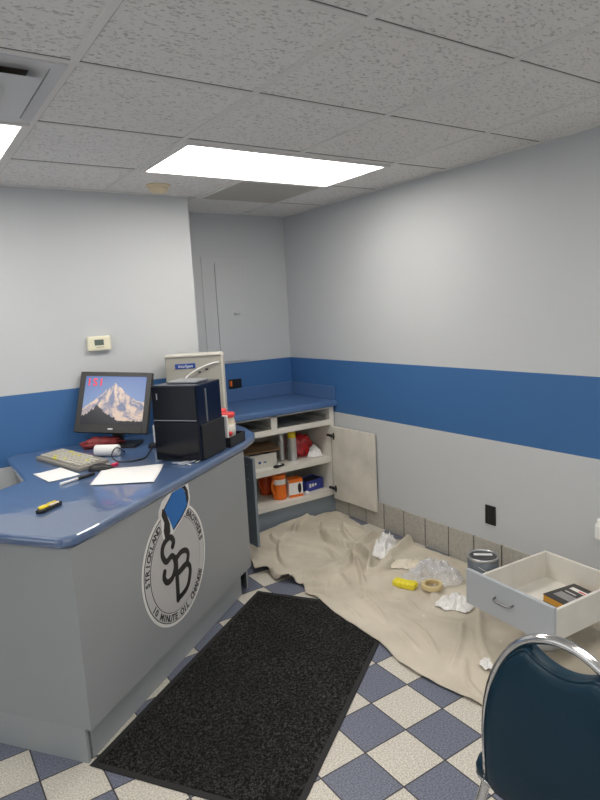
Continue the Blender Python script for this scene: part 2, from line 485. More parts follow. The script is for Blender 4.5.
t = thing('air_vent', 'square white stepped ceiling air diffuser above the desk end', 'air vent', (GX - GM / 2, GY + GM / 2, CZ - .003))
f = new_bm(); q = GM / 2 - .013
for sx in (-1, 1): add_box(f, (sx * (q - .02), 0, -.004), (.04, 2 * q, .008))
for sy in (-1, 1): add_box(f, (0, sy * (q - .02), -.004), (2 * q - .08, .04, .008))
add_box(f, (0, 0, -.001), (2 * q - .08, 2 * q - .08, .003))
obj('flange', f, M['diffuser'], t)
def cone(r0, z0, r1, z1):
    c = new_bm()
    A = [c.verts.new((sx * r0, sy * r0, z0)) for sx, sy in ((-1, -1), (1, -1), (1, 1), (-1, 1))]
    B = [c.verts.new((sx * r1, sy * r1, z1)) for sx, sy in ((-1, -1), (1, -1), (1, 1), (-1, 1))]
    for k in range(4): c.faces.new((A[k], A[(k + 1) % 4], B[(k + 1) % 4], B[k]))
    c.faces.new(A[::-1]); c.faces.new(B)
    return c
obj('duct_shade_plate', add_box(new_bm(), (0, 0, -.0035), (.40, .40, .002)), M['duct_shade'], t)  # dark plate painted as the shade of the duct neck
obj('louver', cone(.15, -.005, .232, -.032), M['diffuser'], t)
obj('louver', cone(.10, -.032, .135, -.044), M['diffuser'], t)

t = thing('return_grille', 'grey perforated return air grille in the ceiling behind the lit panel', 'grille', (GX + 2.5 * GM, GY + 2.5 * GM, CZ - .003))
obj('perforated_plate', add_box(new_bm(), (0, 0, -.003), (GM - .05, GM - .05, .005)), M['grille'], t)
f = new_bm(); q = GM / 2 - .012
for sx in (-1, 1): add_box(f, (sx * (q - .007), 0, -.003), (.014, 2 * q, .008))
for sy in (-1, 1): add_box(f, (0, sy * (q - .007), -.003), (2 * q - .028, .014, .008))
obj('rim', f, M['grid'], t)

t = thing('smoke_detector', 'small round yellowed smoke detector on the ceiling', 'smoke detector', (1.405, 3.49, CZ))
obj('base_plate', add_lathe(new_bm(), [(0, 0), (.07, 0), (.07, -.01), (.06, -.014), (0, -.014)]), M['detector'], t)
obj('sensor_dome', add_lathe(new_bm(), [(.05, -.014), (.052, -.03), (.042, -.042), (.02, -.046), (0, -.046)]), M['detector'], t)

# ------------------------------------------------------------------ service desk
EO = Vector((.399, 2.150, 0)); E1 = Vector((cos(radians(37.1)), sin(radians(37.1)), 0)); E2 = Vector((-E1.y, E1.x, 0))
EA = atan2(E1.y, E1.x)
ZD = .872
desk = thing('service_desk', 'grey service desk with a glossy blue top and a round shop emblem on its front', 'desk', EO, EA)
Rm = Matrix.Rotation(-EA, 4, 'Z')
def D2(x, y):                       # world xy to the desk's own frame
    v = Rm @ (Vector((x, y, 0)) - EO); return (v.x, v.y)
def arc(c, r, a0, a1, n=8):
    return [(c[0] + r * cos(radians(a0 + (a1 - a0) * k / n)), c[1] + r * sin(radians(a0 + (a1 - a0) * k / n))) for k in range(n + 1)]
DL = .72
top = [(-.018, .30), (-.016, .09)] + arc((.060, .030), .080, 195, 255, 6) + [(.12, -.053), (.53, -.050), (1.0, -.048), (1.50, -.045), (1.66, -.022), (1.75, .012), (1.81, .062)] + \
      [D2(1.835, 3.40), D2(1.845, 3.50), D2(1.82, 3.60), D2(1.75, 3.68), D2(1.695, 3.69), D2(1.695, 3.748)] + \
      [D2(.50, 3.748), D2(.455, 3.70), D2(.445, 3.10), (.60, .715), (-.02, .735)]
obj('desk_top', add_prism(new_bm(), top, ZD - .042, ZD, bevel=.016, seg=4), M['counter'], desk)
obj('front_panel', add_box(new_bm(), (.738, -.027, .485), (1.432, .026, .69)), M['panel'], desk)
obj('rear_panel', add_box(new_bm(), (.75, .60, .41), (1.44, .02, .82)), M['panel'], desk)
obj('end_panel', add_box(new_bm(), (.011, .324, .485), (.022, .728, .69)), M['panel'], desk)
rp = new_bm(); c = D2(1.69, 3.748)
add_prism(rp, [(1.434, -.013), (1.453, -.013), c, (c[0] - .02, c[1] - .012)], .0, .818)
obj('end_panel', rp, M['panel'], desk)
obj('toe_kick', add_box(new_bm(), (.698, -.003, .07), (1.332, .014, .14)), M['kick'], desk)
obj('toe_kick', add_box(new_bm(), (.011, .333, .07), (.014, .686, .14)), M['kick'], desk)
lg = new_bm(); a = D2(.47, 3.4)
add_prism(lg, [D2(.50, 3.14), D2(.52, 3.14), D2(.52, 3.74), D2(.50, 3.74)], 0, .818)
obj('leg_panel', lg, M['panel'], desk)

# emblem, in the desk's own frame: u along the desk, v up, facing -y
Q = Matrix(((1, 0, 0, -.072), (0, 0, -1, 0), (0, 1, 0, .028), (0, 0, 0, 1)))      # (u, v, out) -> (u, -out, v)
LC = (.728, .469)
PO = .0405                        # the panel's front face in the desk's frame
def flat(bm, poly, out, th=.0008):
    t = bmesh.new(); add_prism(t, [(p[0], min(p[1], .8005)) for p in poly], PO + out, PO + out + th); merge(bm, t, Q); return bm
def disc(r, n=72): return [(LC[0] + r * cos(2 * pi * k / n), LC[1] + r * sin(2 * pi * k / n)) for k in range(n)]
def stroke(bm, pts, w, out, th=.0012):
    P = smoothline([(p[0], p[1], 0) for p in pts], 6)
    l, r = [], []
    for i, p in enumerate(P):
        d = (P[min(i + 1, len(P) - 1)] - P[max(i - 1, 0)]).normalized(); nrm = Vector((-d.y, d.x, 0))
        l.append(p + nrm * w / 2); r.append(p - nrm * w / 2)
    t = bmesh.new(); out += PO
    A = [[t.verts.new((q.x, q.y, z)) for q in l] for z in (out, out + th)]; B = [[t.verts.new((q.x, q.y, z)) for q in r] for z in (out, out + th)]
    for i in range(len(P) - 1):
        t.faces.new((A[1][i], A[1][i + 1], B[1][i + 1], B[1][i])); t.faces.new((A[0][i], B[0][i], B[0][i + 1], A[0][i + 1]))
        t.faces.new((A[0][i], A[0][i + 1], A[1][i + 1], A[1][i])); t.faces.new((B[0][i], B[1][i], B[1][i + 1], B[0][i + 1]))
    for p in (P[0], P[-1]):
        add_prism(t, [(p.x + w / 2 * cos(2 * pi * k / 14), p.y + w / 2 * sin(2 * pi * k / 14)) for k in range(14)], out, out + th)
    merge(bm, t, Q); return bm
logo = new_bm(); flat(logo, disc(.274), .0)
blue = [(.736, .823), (.78, .826), (.821, .821), (.845, .77), (.854, .704), (.797, .667), (.719, .634), (.700, .68), (.675, .722), (.656, .748)]
logo_tab = [(.628, .62), (.618, .70), (.624, .75), (.655, .785), (.715, .8215), (.87, .8215), (.888, .80), (.896, .73), (.882, .69), (.80, .62)]
flat(logo, logo_tab, .0)
lo = obj('emblem', logo, M['logo_white'], desk); lo['label'] = 'round white emblem with blue ribbon'
obj('outer_line', flat(new_bm(), disc(.260), .0009), M['black_ink'], lo)
obj('text_ring', flat(new_bm(), disc(.256), .0018), M['logo_ring'], lo)
obj('inner_line', flat(new_bm(), disc(.2155), .0027), M['black_ink'], lo)
obj('centre_disc', flat(new_bm(), disc(.2125), .0036), M['logo_grey'], lo)
rb = flat(new_bm(), [(.632, .63), (.628, .71), (.634, .75), (.663, .778), (.72, .8215), (.866, .8215), (.879, .80), (.885, .73), (.872, .69), (.80, .655), (.715, .618), (.65, .605)], .0045)
obj('ribbon_outline', rb, M['logo_white'], lo)
blue = [(p[0], min(p[1], .8215)) for p in blue]
obj('ribbon', flat(new_bm(), blue, .0054), M['logo_blue'], lo)
rk = flat(new_bm(), [(.822, .8210), (.851, .805), (.871, .769), (.873, .728), (.856, .702), (.853, .721), (.845, .774)], .0054)
flat(rk, [(.646, .755), (.636, .727), (.653, .689), (.642, .652), (.649, .620), (.673, .610), (.694, .634), (.695, .672), (.680, .709), (.665, .742)], .0055)
for p, q_ in (((.656, .748), (.736, .8205)), ((.719, .634), (.797, .667)), ((.797, .667), (.854, .704))):
    d = Vector((q_[0] - p[0], q_[1] - p[1])).normalized(); nn = (-d.y * .003, d.x * .003)
    flat(rk, [(p[0] + nn[0], p[1] + nn[1] - .001), (q_[0] + nn[0], q_[1] + nn[1] - .001), (q_[0] - nn[0], q_[1] - nn[1] - .001), (p[0] - nn[0], p[1] - nn[1] - .001)], .0062)
obj('ribbon_fold', rk, M['black_ink'], lo)  # black fold and edge lines printed on the ribbon
mg = new_bm()
stroke(mg, [(.703, .562), (.714, .583), (.690, .610), (.650, .606), (.622, .584), (.618, .547), (.644, .514), (.689, .522), (.711, .497), (.709, .457), (.679, .423), (.637, .421), (.615, .45), (.623, .475)], .027, .0046)
stroke(mg, [(.722, .500), (.719, .44), (.716, .37), (.712, .304)], .029, .0047)
stroke(mg, [(.722, .494), (.765, .508), (.808, .501), (.829, .474), (.805, .436), (.727, .422)], .026, .0048)
stroke(mg, [(.727, .422), (.79, .436), (.829, .42), (.834, .383), (.806, .332), (.765, .314), (.714, .308)], .026, .0049)
obj('monogram', mg, M['black_ink'], lo)
letters = new_bm()
def ring_text(s, a0, a1, r, size, inward=False):
    n = len(s)
    for i, ch in enumerate(s):
        if ch == ' ': continue
        a = radians(a0 + (a1 - a0) * (i + .5) / n)
        t, (x0, x1) = text_mesh(ch, size, bold=.0011)
        rot = a - pi / 2 if not inward else a + pi / 2
        pos = Vector((LC[0] + r * cos(a), LC[1] + r * sin(a), PO + .0028))
        Mx = Q @ Matrix.Translation(pos) @ Matrix.Rotation(rot, 4, 'Z') @ Matrix.Translation((-(x0 + x1) / 2, -size * .35, 0))
        merge(letters, t, Mx)
for args in (('STRICKLAND', 183, 117, .236, .041), ('BROTHERS', 59, 5, .236, .041), ('10 MINUTE OIL CHANGE', 208, 332, .236, .041, True)):
    letters = new_bm(); ring_text(*args)
    obj('lettering', letters, M['black_ink'], lo)

# ------------------------------------------------------------------ base cabinet and back counter
CF = 3.73
cab = thing('base_cabinet', 'open white base cabinet with two empty drawer slots under the blue back counter', 'cabinet', (0, 0, 0))
CL, CR = 1.735, 2.785
c = new_bm()
add_box(c, (CL + .01, (CF + D) / 2 - .01, .50), (.02, D - CF - .03, .70))
add_box(c, (CR - .02, (CF + D) / 2 - .01, .50), (.04, D - CF - .03, .70))
add_box(c, ((CL + CR) / 2, D - .03, .50), (CR - CL - .06, .01, .70))
add_box(c, ((CL + CR) / 2, (CF + D) / 2 - .01, .162), (CR - CL - .06, D - CF - .05, .04))
obj('carcass', c, M['melamine'], cab)
obj('shelf', add_box(new_bm(), ((CL + CR) / 2, (CF + D) / 2 - .01, .431), (CR - CL - .06, D - CF - .052, .042)), M['melamine'], cab)
c = new_bm()
add_box(c, ((CL + CR) / 2, CF + .012, .731), (CR - CL - .06, .02, .04))
add_box(c, ((CL + CR) / 2, (CF + D) / 2 + .01, .72), (CR - CL - .06, D - CF - .07, .012))
add_box(c, (2.24, CF + .012, .80), (.05, .02, .098)); add_box(c, (2.24, (CF + D) / 2, .788), (.018, D - CF - .06, .12))
add_box(c, ((CL + CR) / 2, CF + .012, .846), (CR - CL - .06, .02, .012))
obj('drawer_rail', c, M['melamine'], cab)
for x in (2.255, 2.735, 1.765, 2.225):
    obj('slide', add_box(new_bm(), (x, 4.0, .775), (.012, .46, .022)), M['beige'], cab)
obj('toe_kick', add_box(new_bm(), ((CL + CR) / 2, CF + .045, .071), (CR - CL, .02, .142)), M['cabinet_grey'], cab)
def door(hx, ang, m_in, hinge_side, label):
    """slab hinged at (hx, CF), swung open"""
    o = obj('cabinet_door', add_box(new_bm(), (0, -.2375, .411), (.019, .475, .578), bevel=.002), m_in, cab)
    o.location = (hx, CF - .012, 0); o.rotation_euler = (0, 0, ang); o['label'] = label
    return o
dr = door(2.752, radians(2.5), M['melamine_worn'], 1, 'white inner face of the right door')
for z in (.625, .205):
    h = new_bm()
    add_box(h, (-.012, -.028, z), (.008, .012, .052)); add_box(h, (-.022, -.028, z), (.02, .028, .012)); add_box(h, (-.03, .0, z + .008), (.018, .05, .016))
    obj('hinge', h, M['black'], dr)
dl = door(1.757, radians(3.0), M['cabinet_grey'], -1, 'dark grey outer face of the left door')
for z in (.655, .56):
    obj('screw', add_box(new_bm(), (-.011, -.41, z), (.004, .012, .006)), M['steel'], dl)

bt = thing('back_counter', 'blue laminate back counter with a low splash in the alcove corner', 'counter', (0, 0, 0))
c = new_bm(); add_prism(c, [(LE, 3.70), (W - .001, 3.70), (W - .001, D - .001), (LE, D - .001)], .852, .90, bevel=.014, seg=4)
obj('worktop', c, M['worktop'], bt)
obj('splash', add_box(new_bm(), ((LE + W) / 2, D - .012, .953), (W - LE, .022, .106), bevel=.004), M['worktop'], bt)
obj('splash', add_box(new_bm(), (W - .012, (3.715 + D - .025) / 2, .953), (.022, D - .025 - 3.715, .106), bevel=.004), M['worktop'], bt)

# things on the upper shelf (z .452) and the cabinet floor (z .182)
ZS, ZB = .4525, .1825
t = thing('storage_box', 'white open carton on the cabinet shelf with a brown board lying on it', 'box', (2.195, 3.925, ZS), -.08)
c = new_bm(); w, d, h = .215, .20, .105
for sx in (-1, 1): add_box(c, (sx * (w / 2 - .003), 0, h / 2), (.006, d, h))
for sy in (-1, 1): add_box(c, (0, sy * (d / 2 - .003), h / 2), (w - .012, .006, h))
add_box(c, (0, 0, .003), (w - .012, d - .012, .006))
obj('carton', c, M['beige_light'], t)
mk = new_bm()
add_lathe(mk, [(0, 0), (.011, 0), (.011, .001), (0, .001)], seg=16)
bmesh.ops.transform(mk, matrix=Matrix.Translation((-.035, -d / 2 - .0005, .045)) @ Matrix.Rotation(pi / 2, 4, 'X'), verts=mk.verts)
obj('printed_mark', mk, M['label_blue'], t); mk = new_bm()
for k in range(4): add_box(mk, (.0 + k * .0062, -d / 2 - .0008, .045), (.006, .001, .008 if k % 2 else .011))
obj('printed_mark', mk, M['label_blue'], t)
c = new_bm(); add_box(c, (0, 0, 0), (.30, .24, .012), R=(Matrix.Rotation(-.18, 3, 'Z') @ Matrix.Rotation(.10, 3, 'Y') @ Matrix.Rotation(.05, 3, 'X')))
o = obj('cardboard_sheet', c, M['cardboard']); o.location = (2.20, 3.95, ZS + .131); o.rotation_euler = (0, -.12, 0)
tag(o, 'brown cardboard sheet lying on the white carton on the cabinet shelf', 'cardboard')

def aerosol(x, y, h, r, label, cap, body):
    t = thing('spray_can', label, 'spray can', (x, y, ZS))
    obj('can_body', add_lathe(new_bm(), [(0, 0), (r, 0), (r, .004), (r * .97, .008), (r * .97, h * .76), (r, h * .765), (r * .98, h * .78), (r * .82, h * .80), (0, h * .80)]), body, t)
    obj('cap', add_lathe(new_bm(), [(r * .86, h * .795), (r * .88, h * .99), (r * .8, h), (0, h)]), cap, t)
    return t
aerosol(2.475, 3.875, .225, .036, 'silver spray can with a bright yellow cap on the cabinet shelf', M['yellow'], M['tin'])
aerosol(2.425, 3.955, .215, .034, 'plain silver spray can behind the yellow-capped one', M['tin'], M['tin'])

def blob(name, m, loc, size, label, cat, amp=.35, freq=2.6, sub=4, seed=0, rz=0., flat_bottom=True, parent=None, ridged=False):
    bm = new_bm(); bmesh.ops.create_icosphere(bm, subdivisions=sub, radius=1)
    for v in bm.verts:
        n = v.co.normalized(); p = n * freq + Vector((seed * 7.3, seed * 3.1, seed * 1.7))
        a = noise.noise(p) + .5 * noise.noise(p * 2.3) + .3 * noise.noise(p * 4.7)
        if ridged: a = (1 - 2.2 * abs(noise.noise(p))) * .55 + .6 * (.5 - abs(noise.noise(p * 2.1 + Vector((5, 1, 2)))))
        s = 1 + amp * a
        v.co = Vector((n.x * s * size[0] / 2, n.y * s * size[1] / 2, n.z * s * size[2] / 2))
        if flat_bottom: v.co.z = max(v.co.z, -size[2] * .32)
    zmin = min(v.co.z for v in bm.verts)
    for v in bm.verts: v.co.z -= zmin
    o = obj(name, bm, m, parent, smooth=not ridged); o.location = loc; o.rotation_euler = (0, 0, rz)
    if parent is None: tag(o, label, cat)
    return o
def crumple(name, m, loc, size, label, cat, seed=0, rz=0., n=34, lobes=.30, facet=True, folds=2.2):
    """a loosely crumpled sheet: ragged outline, sharp folds, open underside closed by thickness"""
    bm = new_bm(); G = {}
    for i in range(n + 1):
        for j in range(n + 1):
            u, v = 2 * i / n - 1, 2 * j / n - 1
            r = max(abs(u), abs(v)); a = atan2(v, u)
            if r > 0: q = r / math.hypot(u, v)
            else: q = 0
            o = 1 + lobes * (noise.noise(Vector((cos(a) * 1.4 + seed, sin(a) * 1.4, seed * 2.))) + .5 * noise.noise(Vector((cos(a) * 3.4 + seed, sin(a) * 3.4, seed))))
            x, y = u * q * o, v * q * o
            p = Vector((x * folds + seed * 3, y * folds, seed))
            vf = noise.noise(p, noise_basis='VORONOI_F2F1'); v2 = noise.noise(p * 2.1 + Vector((3, 1, 0)), noise_basis='VORONOI_F1')
            dome = max(0, 1 - r ** 2.2)
            z = dome * (.30 + .75 * min(1, abs(vf)) + .35 * v2) + .10 * abs(noise.noise(p * 1.7)) * (1 - dome)
            x += .10 * noise.noise(p * 1.3 + Vector((9, 0, 0))); y += .10 * noise.noise(p * 1.3 + Vector((0, 9, 0)))
            G[i, j] = bm.verts.new((x * size[0] / 2, y * size[1] / 2, .002 + z * size[2]))
    for i in range(n):
        for j in range(n): bm.faces.new((G[i, j], G[i + 1, j], G[i + 1, j + 1], G[i, j + 1]))
    o = obj(name, bm, m, smooth=not facet); o.location = loc; o.rotation_euler = (0, 0, rz)
    md = o.modifiers.new('thickness', 'SOLIDIFY'); md.thickness = .0012; md.offset = 1
    return tag(o, label, cat)
blob('snack_bag', M['bag_red'], (2.605, 3.96, ZS), (.19, .15, .215), 'crumpled red bag in the right end of the cabinet shelf', 'bag', .28, 2.2, seed=3)
crumple('crumpled_napkin', M['rag'], (2.665, 3.85, ZS), (.13, .09, .085), 'crumpled white paper in front of the red bag on the cabinet shelf', 'paper', seed=5, n=22)
t = thing('small_remote', 'little black and white gadget at the front of the cabinet shelf', 'gadget', (2.285, 3.775, ZS), .35)
obj('casing', add_box(new_bm(), (0, 0, .009), (.095, .035, .018), bevel=.005), M['black'], t)
obj('keypad', add_box(new_bm(), (.005, 0, .0185), (.03, .026, .002)), M['white'], t)

def tub(x, y, m, label, strap):
    t = thing('plastic_jug', label, 'jug', (x, y, ZB), .3)
    obj('jug_body', add_lathe(new_bm(), [(0, 0), (.052, 0), (.056, .01), (.054, .09), (.049, .125), (.05, .155), (.055, .17), (.055, .185), (.05, .19), (0, .19)]), m, t)
    obj('handle_strap', add_tube(new_bm(), smoothline([(-.052, 0, .155), (-.076, 0, .14), (-.078, 0, .08), (-.055, 0, .05)], 5), .008, 8), m, t)
    if strap:
        obj('label_band', add_lathe(new_bm(), [(.0525, .118), (.0512, .128), (.0518, .15), (.0535, .158)]), M['logo_white'], t)
tub(2.325, 3.855, M['orange'], 'bright orange plastic jug with a white band at the front of the cabinet floor', True)
tub(2.315, 4.03, M['dark_orange'], 'red-orange plastic jug behind the bright orange one', False)
t = thing('light_bulb_box', 'orange and white carton beside the orange jug', 'box', (2.445, 3.835, ZB), -.18)
obj('carton', add_box(new_bm(), (0, 0, .07), (.115, .085, .14), bevel=.002), M['paper'], t)
for cc_, ss_ in (((0, -.0432, .127), (.114, .0012, .026)), ((0, -.0432, .01), (.114, .0012, .02)), ((0, 0, .1405), (.114, .084, .0012))):
    obj('orange_print', add_box(new_bm(), cc_, ss_), M['orange'], t)
f = new_bm(); add_lathe(f, [(0, 0), (.02, 0), (.02, .001), (0, .001)], seg=20)
bmesh.ops.transform(f, matrix=Matrix.Translation((.03, -.0436, .068)) @ Matrix.Diagonal((.75, 1, 2.0, 1)) @ Matrix.Rotation(pi / 2, 4, 'X'), verts=f.verts)
obj('picture_print', f, M['black_ink'], t)
t = thing('glove_box', 'low blue carton with a dark open top at the right of the cabinet floor', 'box', (2.64, 3.905, ZB), .12)
c = new_bm(); w, d, h = .175, .13, .085
for sx in (-1, 1): add_box(c, (sx * (w / 2 - .002), 0, h / 2), (.004, d, h))
for sy in (-1, 1): add_box(c, (0, sy * (d / 2 - .002), h / 2), (w, .004, h))
obj('carton', c, M['blue_box'], t)
obj('contents', add_box(new_bm(), (0, 0, h / 2 - .004), (w - .01, d - .01, h - .01)), M['black'], t)
f = new_bm()
for k in range(3): add_box(f, (-.05 + .028 * k, -d / 2 - .001, .045), (.02, .001, .03 - .006 * k))
obj('printed_panel', f, M['logo_white'], t)
blob('tissue_scrap', M['paper'], (2.535, 3.79, ZB), (.04, .035, .035), 'small white scrap between the two cartons on the cabinet floor', 'paper', .3, seed=8, sub=3)

# ------------------------------------------------------------------ wall things
t = thing('thermostat', 'cream wall thermostat with a small grey screen', 'thermostat', (1.044, L, 1.468))
c = new_bm(); add_box(c, (0, -.0155, 0), (.142, .031, .088), bevel=.012)
obj('housing', c, M['thermo'], t)
obj('display', add_box(new_bm(), (-.004, -.0312, .006), (.055, .002, .034)), M['lcd'], t)
obj('button_row', add_box(new_bm(), (-.0, -.0315, -.022), (.045, .002, .004)), M['beige'], t)

def outlet(name, loc, face, label):
    t = thing(name, label, 'outlet', loc, face)
    obj('cover_plate', add_box(new_bm(), (0, -.004, 0), (.073, .008, .116), bevel=.003), M['outlet'], t)
    for z in (-.026, .026):
        s = obj('socket', add_box(new_bm(), (0, -.0085, z), (.034, .004, .03), bevel=.003), M['black'], t)
    return t
outlet('wall_outlet', (W, 2.25, .353), -pi / 2, 'black wall outlet low on the right wall above the cove tiles')
t = thing('alcove_outlet', 'black outlet with an orange plug in the blue band above the back counter', 'outlet', (2.25, D, 1.045))
obj('cover_plate', add_box(new_bm(), (0, -.004, 0), (.115, .008, .073), bevel=.003), M['outlet'], t)
obj('orange_plug', add_box(new_bm(), (-.045, -.017, .004), (.014, .02, .045), rz=.3, bevel=.005), M['orange_tag'], t)

t = thing('breaker_panel', 'grey painted breaker panel with a small latch set in the alcove wall', 'breaker panel', (2.23, D, 0))
obj('panel_frame', add_box(new_bm(), (0, -.004, 1.625), (.405, .008, .83), bevel=.003), M['wall'], t)
dd = obj('panel_door', add_box(new_bm(), (.025, -.014, 1.61), (.24, .012, .765), bevel=.002), M['wall'], t)
obj('latch', add_box(new_bm(), (.07, -.026, 1.60), (.044, .012, .018), bevel=.003), M['steel'], dd)

t = thing('wall_charger', 'white plastic plug-in unit on the right wall at the right edge', 'plug', (W, 1.565, .45), -pi / 2)
obj('housing', add_box(new_bm(), (0, -.022, 0), (.06, .044, .085), bevel=.015), M['white'], t)
obj('nozzle', add_lathe(new_bm(), [(.014, .04), (.014, .06), (.008, .066), (0, .066)], c=(-.01, -.022, 0)), M['white'], t)

# ------------------------------------------------------------------ floor mat and drop cloth
MA = atan2(.566, .824)
t = thing('floor_mat', 'black ribbed entrance mat lying along the desk front', 'mat', (.406, 2.129, 0), MA)
ML, MW = 1.43, .81
obj('rubber_border', add_prism(new_bm(), [(0, 0), (0, -MW), (ML, -MW), (ML, 0)], .0005, .005, bevel=.002), M['rubber'], t)
pb = new_bm(); nx, ny = 150, 86; grid = []
for i in range(nx + 1):
    row = []
    for j in range(ny + 1):
        x = .022 + (ML - .044) * i / nx; yy = -.022 - (MW - .044) * j / ny
        e = i in (0, nx) or j in (0, ny)
        row.append(pb.verts.new((x, yy, .0045 if e else .0085 + .0012 * noise.noise(Vector((x * 60, yy * 60, 0))))))
    grid.append(row)
for i in range(nx):
    for j in range(ny): pb.faces.new((grid[i][j], grid[i][j + 1], grid[i + 1][j + 1], grid[i + 1][j]))
obj('pile', pb, M['pile'], t, smooth=True)

OUT = [(1.90, 3.60), (1.80, 3.46), (1.745, 3.33), (1.725, 3.24), (1.69, 3.14), (1.755, 3.11), (1.735, 2.98), (1.80, 2.875), (1.815, 2.80), (1.778, 2.725), (1.795, 2.63),
       (1.768, 2.40), (1.763, 2.09), (1.724, 1.90), (1.727, 1.74), (1.755, 1.57), (1.79, 1.40), (1.90, 1.18), (2.20, 1.02), (2.55, 1.0), (2.74, 1.06), (2.745, 1.6),
       (2.75, 2.20), (2.75, 2.56), (2.73, 2.78), (2.76, 2.90), (2.70, 2.98), (2.73, 3.09), (2.66, 3.20), (2.71, 3.38), (2.735, 3.58), (2.74, 3.72), (2.45, 3.735), (2.25, 3.72), (2.05, 3.675)]
OUTS = [(p.x, p.y) for p in smoothline([(x, y, 0) for x, y in OUT], 5, True)]
def inside(x, y, P):
    r = False; n = len(P)
    for i in range(n):
        x1, y1 = P[i]; x2, y2 = P[i - 1]
        if (y1 > y) != (y2 > y) and x < (x2 - x1) * (y - y1) / (y2 - y1) + x1: r = not r
    return r
def seg_d(x, y, a, b):
    dx, dy = b[0] - a[0], b[1] - a[1]; l = dx * dx + dy * dy
    t = 0 if l < 1e-12 else max(0, min(1, ((x - a[0]) * dx + (y - a[1]) * dy) / l))
    return math.hypot(x - a[0] - t * dx, y - a[1] - t * dy), (a[0] + t * dx, a[1] + t * dy), t
def near(x, y, P, closed=True):
    best = (9, None)
    for i in range(len(P) if closed else len(P) - 1):
        d, p, _ = seg_d(x, y, P[i], P[(i + 1) % len(P)])
        if d < best[0]: best = (d, p)
    return best
# overlying fold near the cabinet
TOP = [(p.x, p.y) for p in smoothline([(1.64, 3.16, 0), (1.755, 3.09, 0), (1.74, 2.975, 0), (1.80, 2.875, 0), (1.93, 2.845, 0), (2.02, 2.81, 0), (2.11, 2.80, 0), (2.21, 2.85, 0), (2.28, 2.92, 0),
        (2.31, 3.0, 0), (2.30, 3.15, 0), (2.36, 3.40, 0), (2.5, 3.6, 0), (2.4, 3.85, 0), (1.8, 3.7, 0), (1.6, 3.4, 0)], 4, True)]
RIDGES = [  # points, height, half width
    ([(2.38, 3.42), (2.29, 3.19), (2.31, 3.02), (2.38, 3.03)], .030, .030),
    ([(2.66, 3.12), (2.50, 3.06), (2.36, 3.02)], .032, .034),
    ([(2.38, 3.02), (2.33, 2.82), (2.18, 2.67)], .034, .026),
    ([(2.18, 2.67), (2.28, 2.64), (2.39, 2.67), (2.44, 2.72)], .026, .026),
    ([(2.79, 2.91), (2.62, 2.84), (2.50, 2.78), (2.40, 2.76)], .028, .040),
    ([(2.30, 2.93), (2.20, 2.76), (2.08, 2.58)], .018, .022),
    ([(2.08, 2.80), (2.02, 2.59), (2.06, 2.40), (2.11, 2.32)], .016, .018),
    ([(1.99, 2.54), (1.95, 2.31), (1.90, 2.20)], .012, .020),
    ([(2.21, 3.49), (2.30, 3.60), (2.42, 3.66)], .014, .030),
    ([(2.20, 3.50), (2.05, 3.46)], .018, .024),
    ([(1.93, 2.86), (2.05, 2.83), (2.20, 2.87), (2.29, 2.95)], .016, .024),
    ([(1.80, 2.90), (1.88, 2.88), (1.96, 2.86)], .020, .028),
    ([(1.95, 3.15), (1.86, 3.32), (1.88, 3.5)], .012, .03),
    ([(1.82, 2.80), (1.90, 2.70), (2.0, 2.66)], .020, .022),
    ([(1.79, 2.73), (1.85, 2.64), (1.84, 2.56)], .016, .018),
    ([(2.65, 2.55), (2.5, 2.35), (2.2, 2.2)], .008, .03),
    ([(2.2, 1.95), (2.0, 1.8), (1.85, 1.72)], .010, .02),
    ([(2.5, 2.1), (2.1, 1.75), (1.95, 1.5)], .009, .03),
    ([(1.9, 2.1), (1.85, 1.9)], .008, .02), ([(2.62, 3.45), (2.5, 3.3), (2.45, 3.15)], .014, .03),
    ([(1.95, 1.72), (1.83, 1.60), (1.80, 1.50)], .010, .016), ([(2.3, 2.5), (2.15, 2.42)], .010, .02), ([(2.02, 3.40), (1.90, 3.20), (1.86, 3.05)], .014, .03), ([(2.12, 3.30), (2.2, 3.1), (2.16, 2.95)], .014, .028),
    ([(2.08, 3.60), (2.02, 3.45), (2.06, 3.3)], .012, .03), ([(2.5, 3.5), (2.6, 3.3), (2.62, 3.2)], .014, .025), ([(2.44, 2.98), (2.56, 2.95), (2.68, 3.0)], .022, .03),
    ([(2.0, 2.2), (1.97, 2.0), (1.9, 1.85)], .010, .018), ([(2.15, 2.3), (2.1, 2.1), (2.2, 1.95)], .008, .02), ([(1.86, 2.5), (1.82, 2.3)], .009, .018),
]
RID = [([(p.x, p.y) for p in smoothline([(a, b_, 0) for a, b_ in P], 4)], h * 2.1, w * .68) for P, h, w in RIDGES]
CANS = [(2.583, 2.134), (2.345, 1.595)]
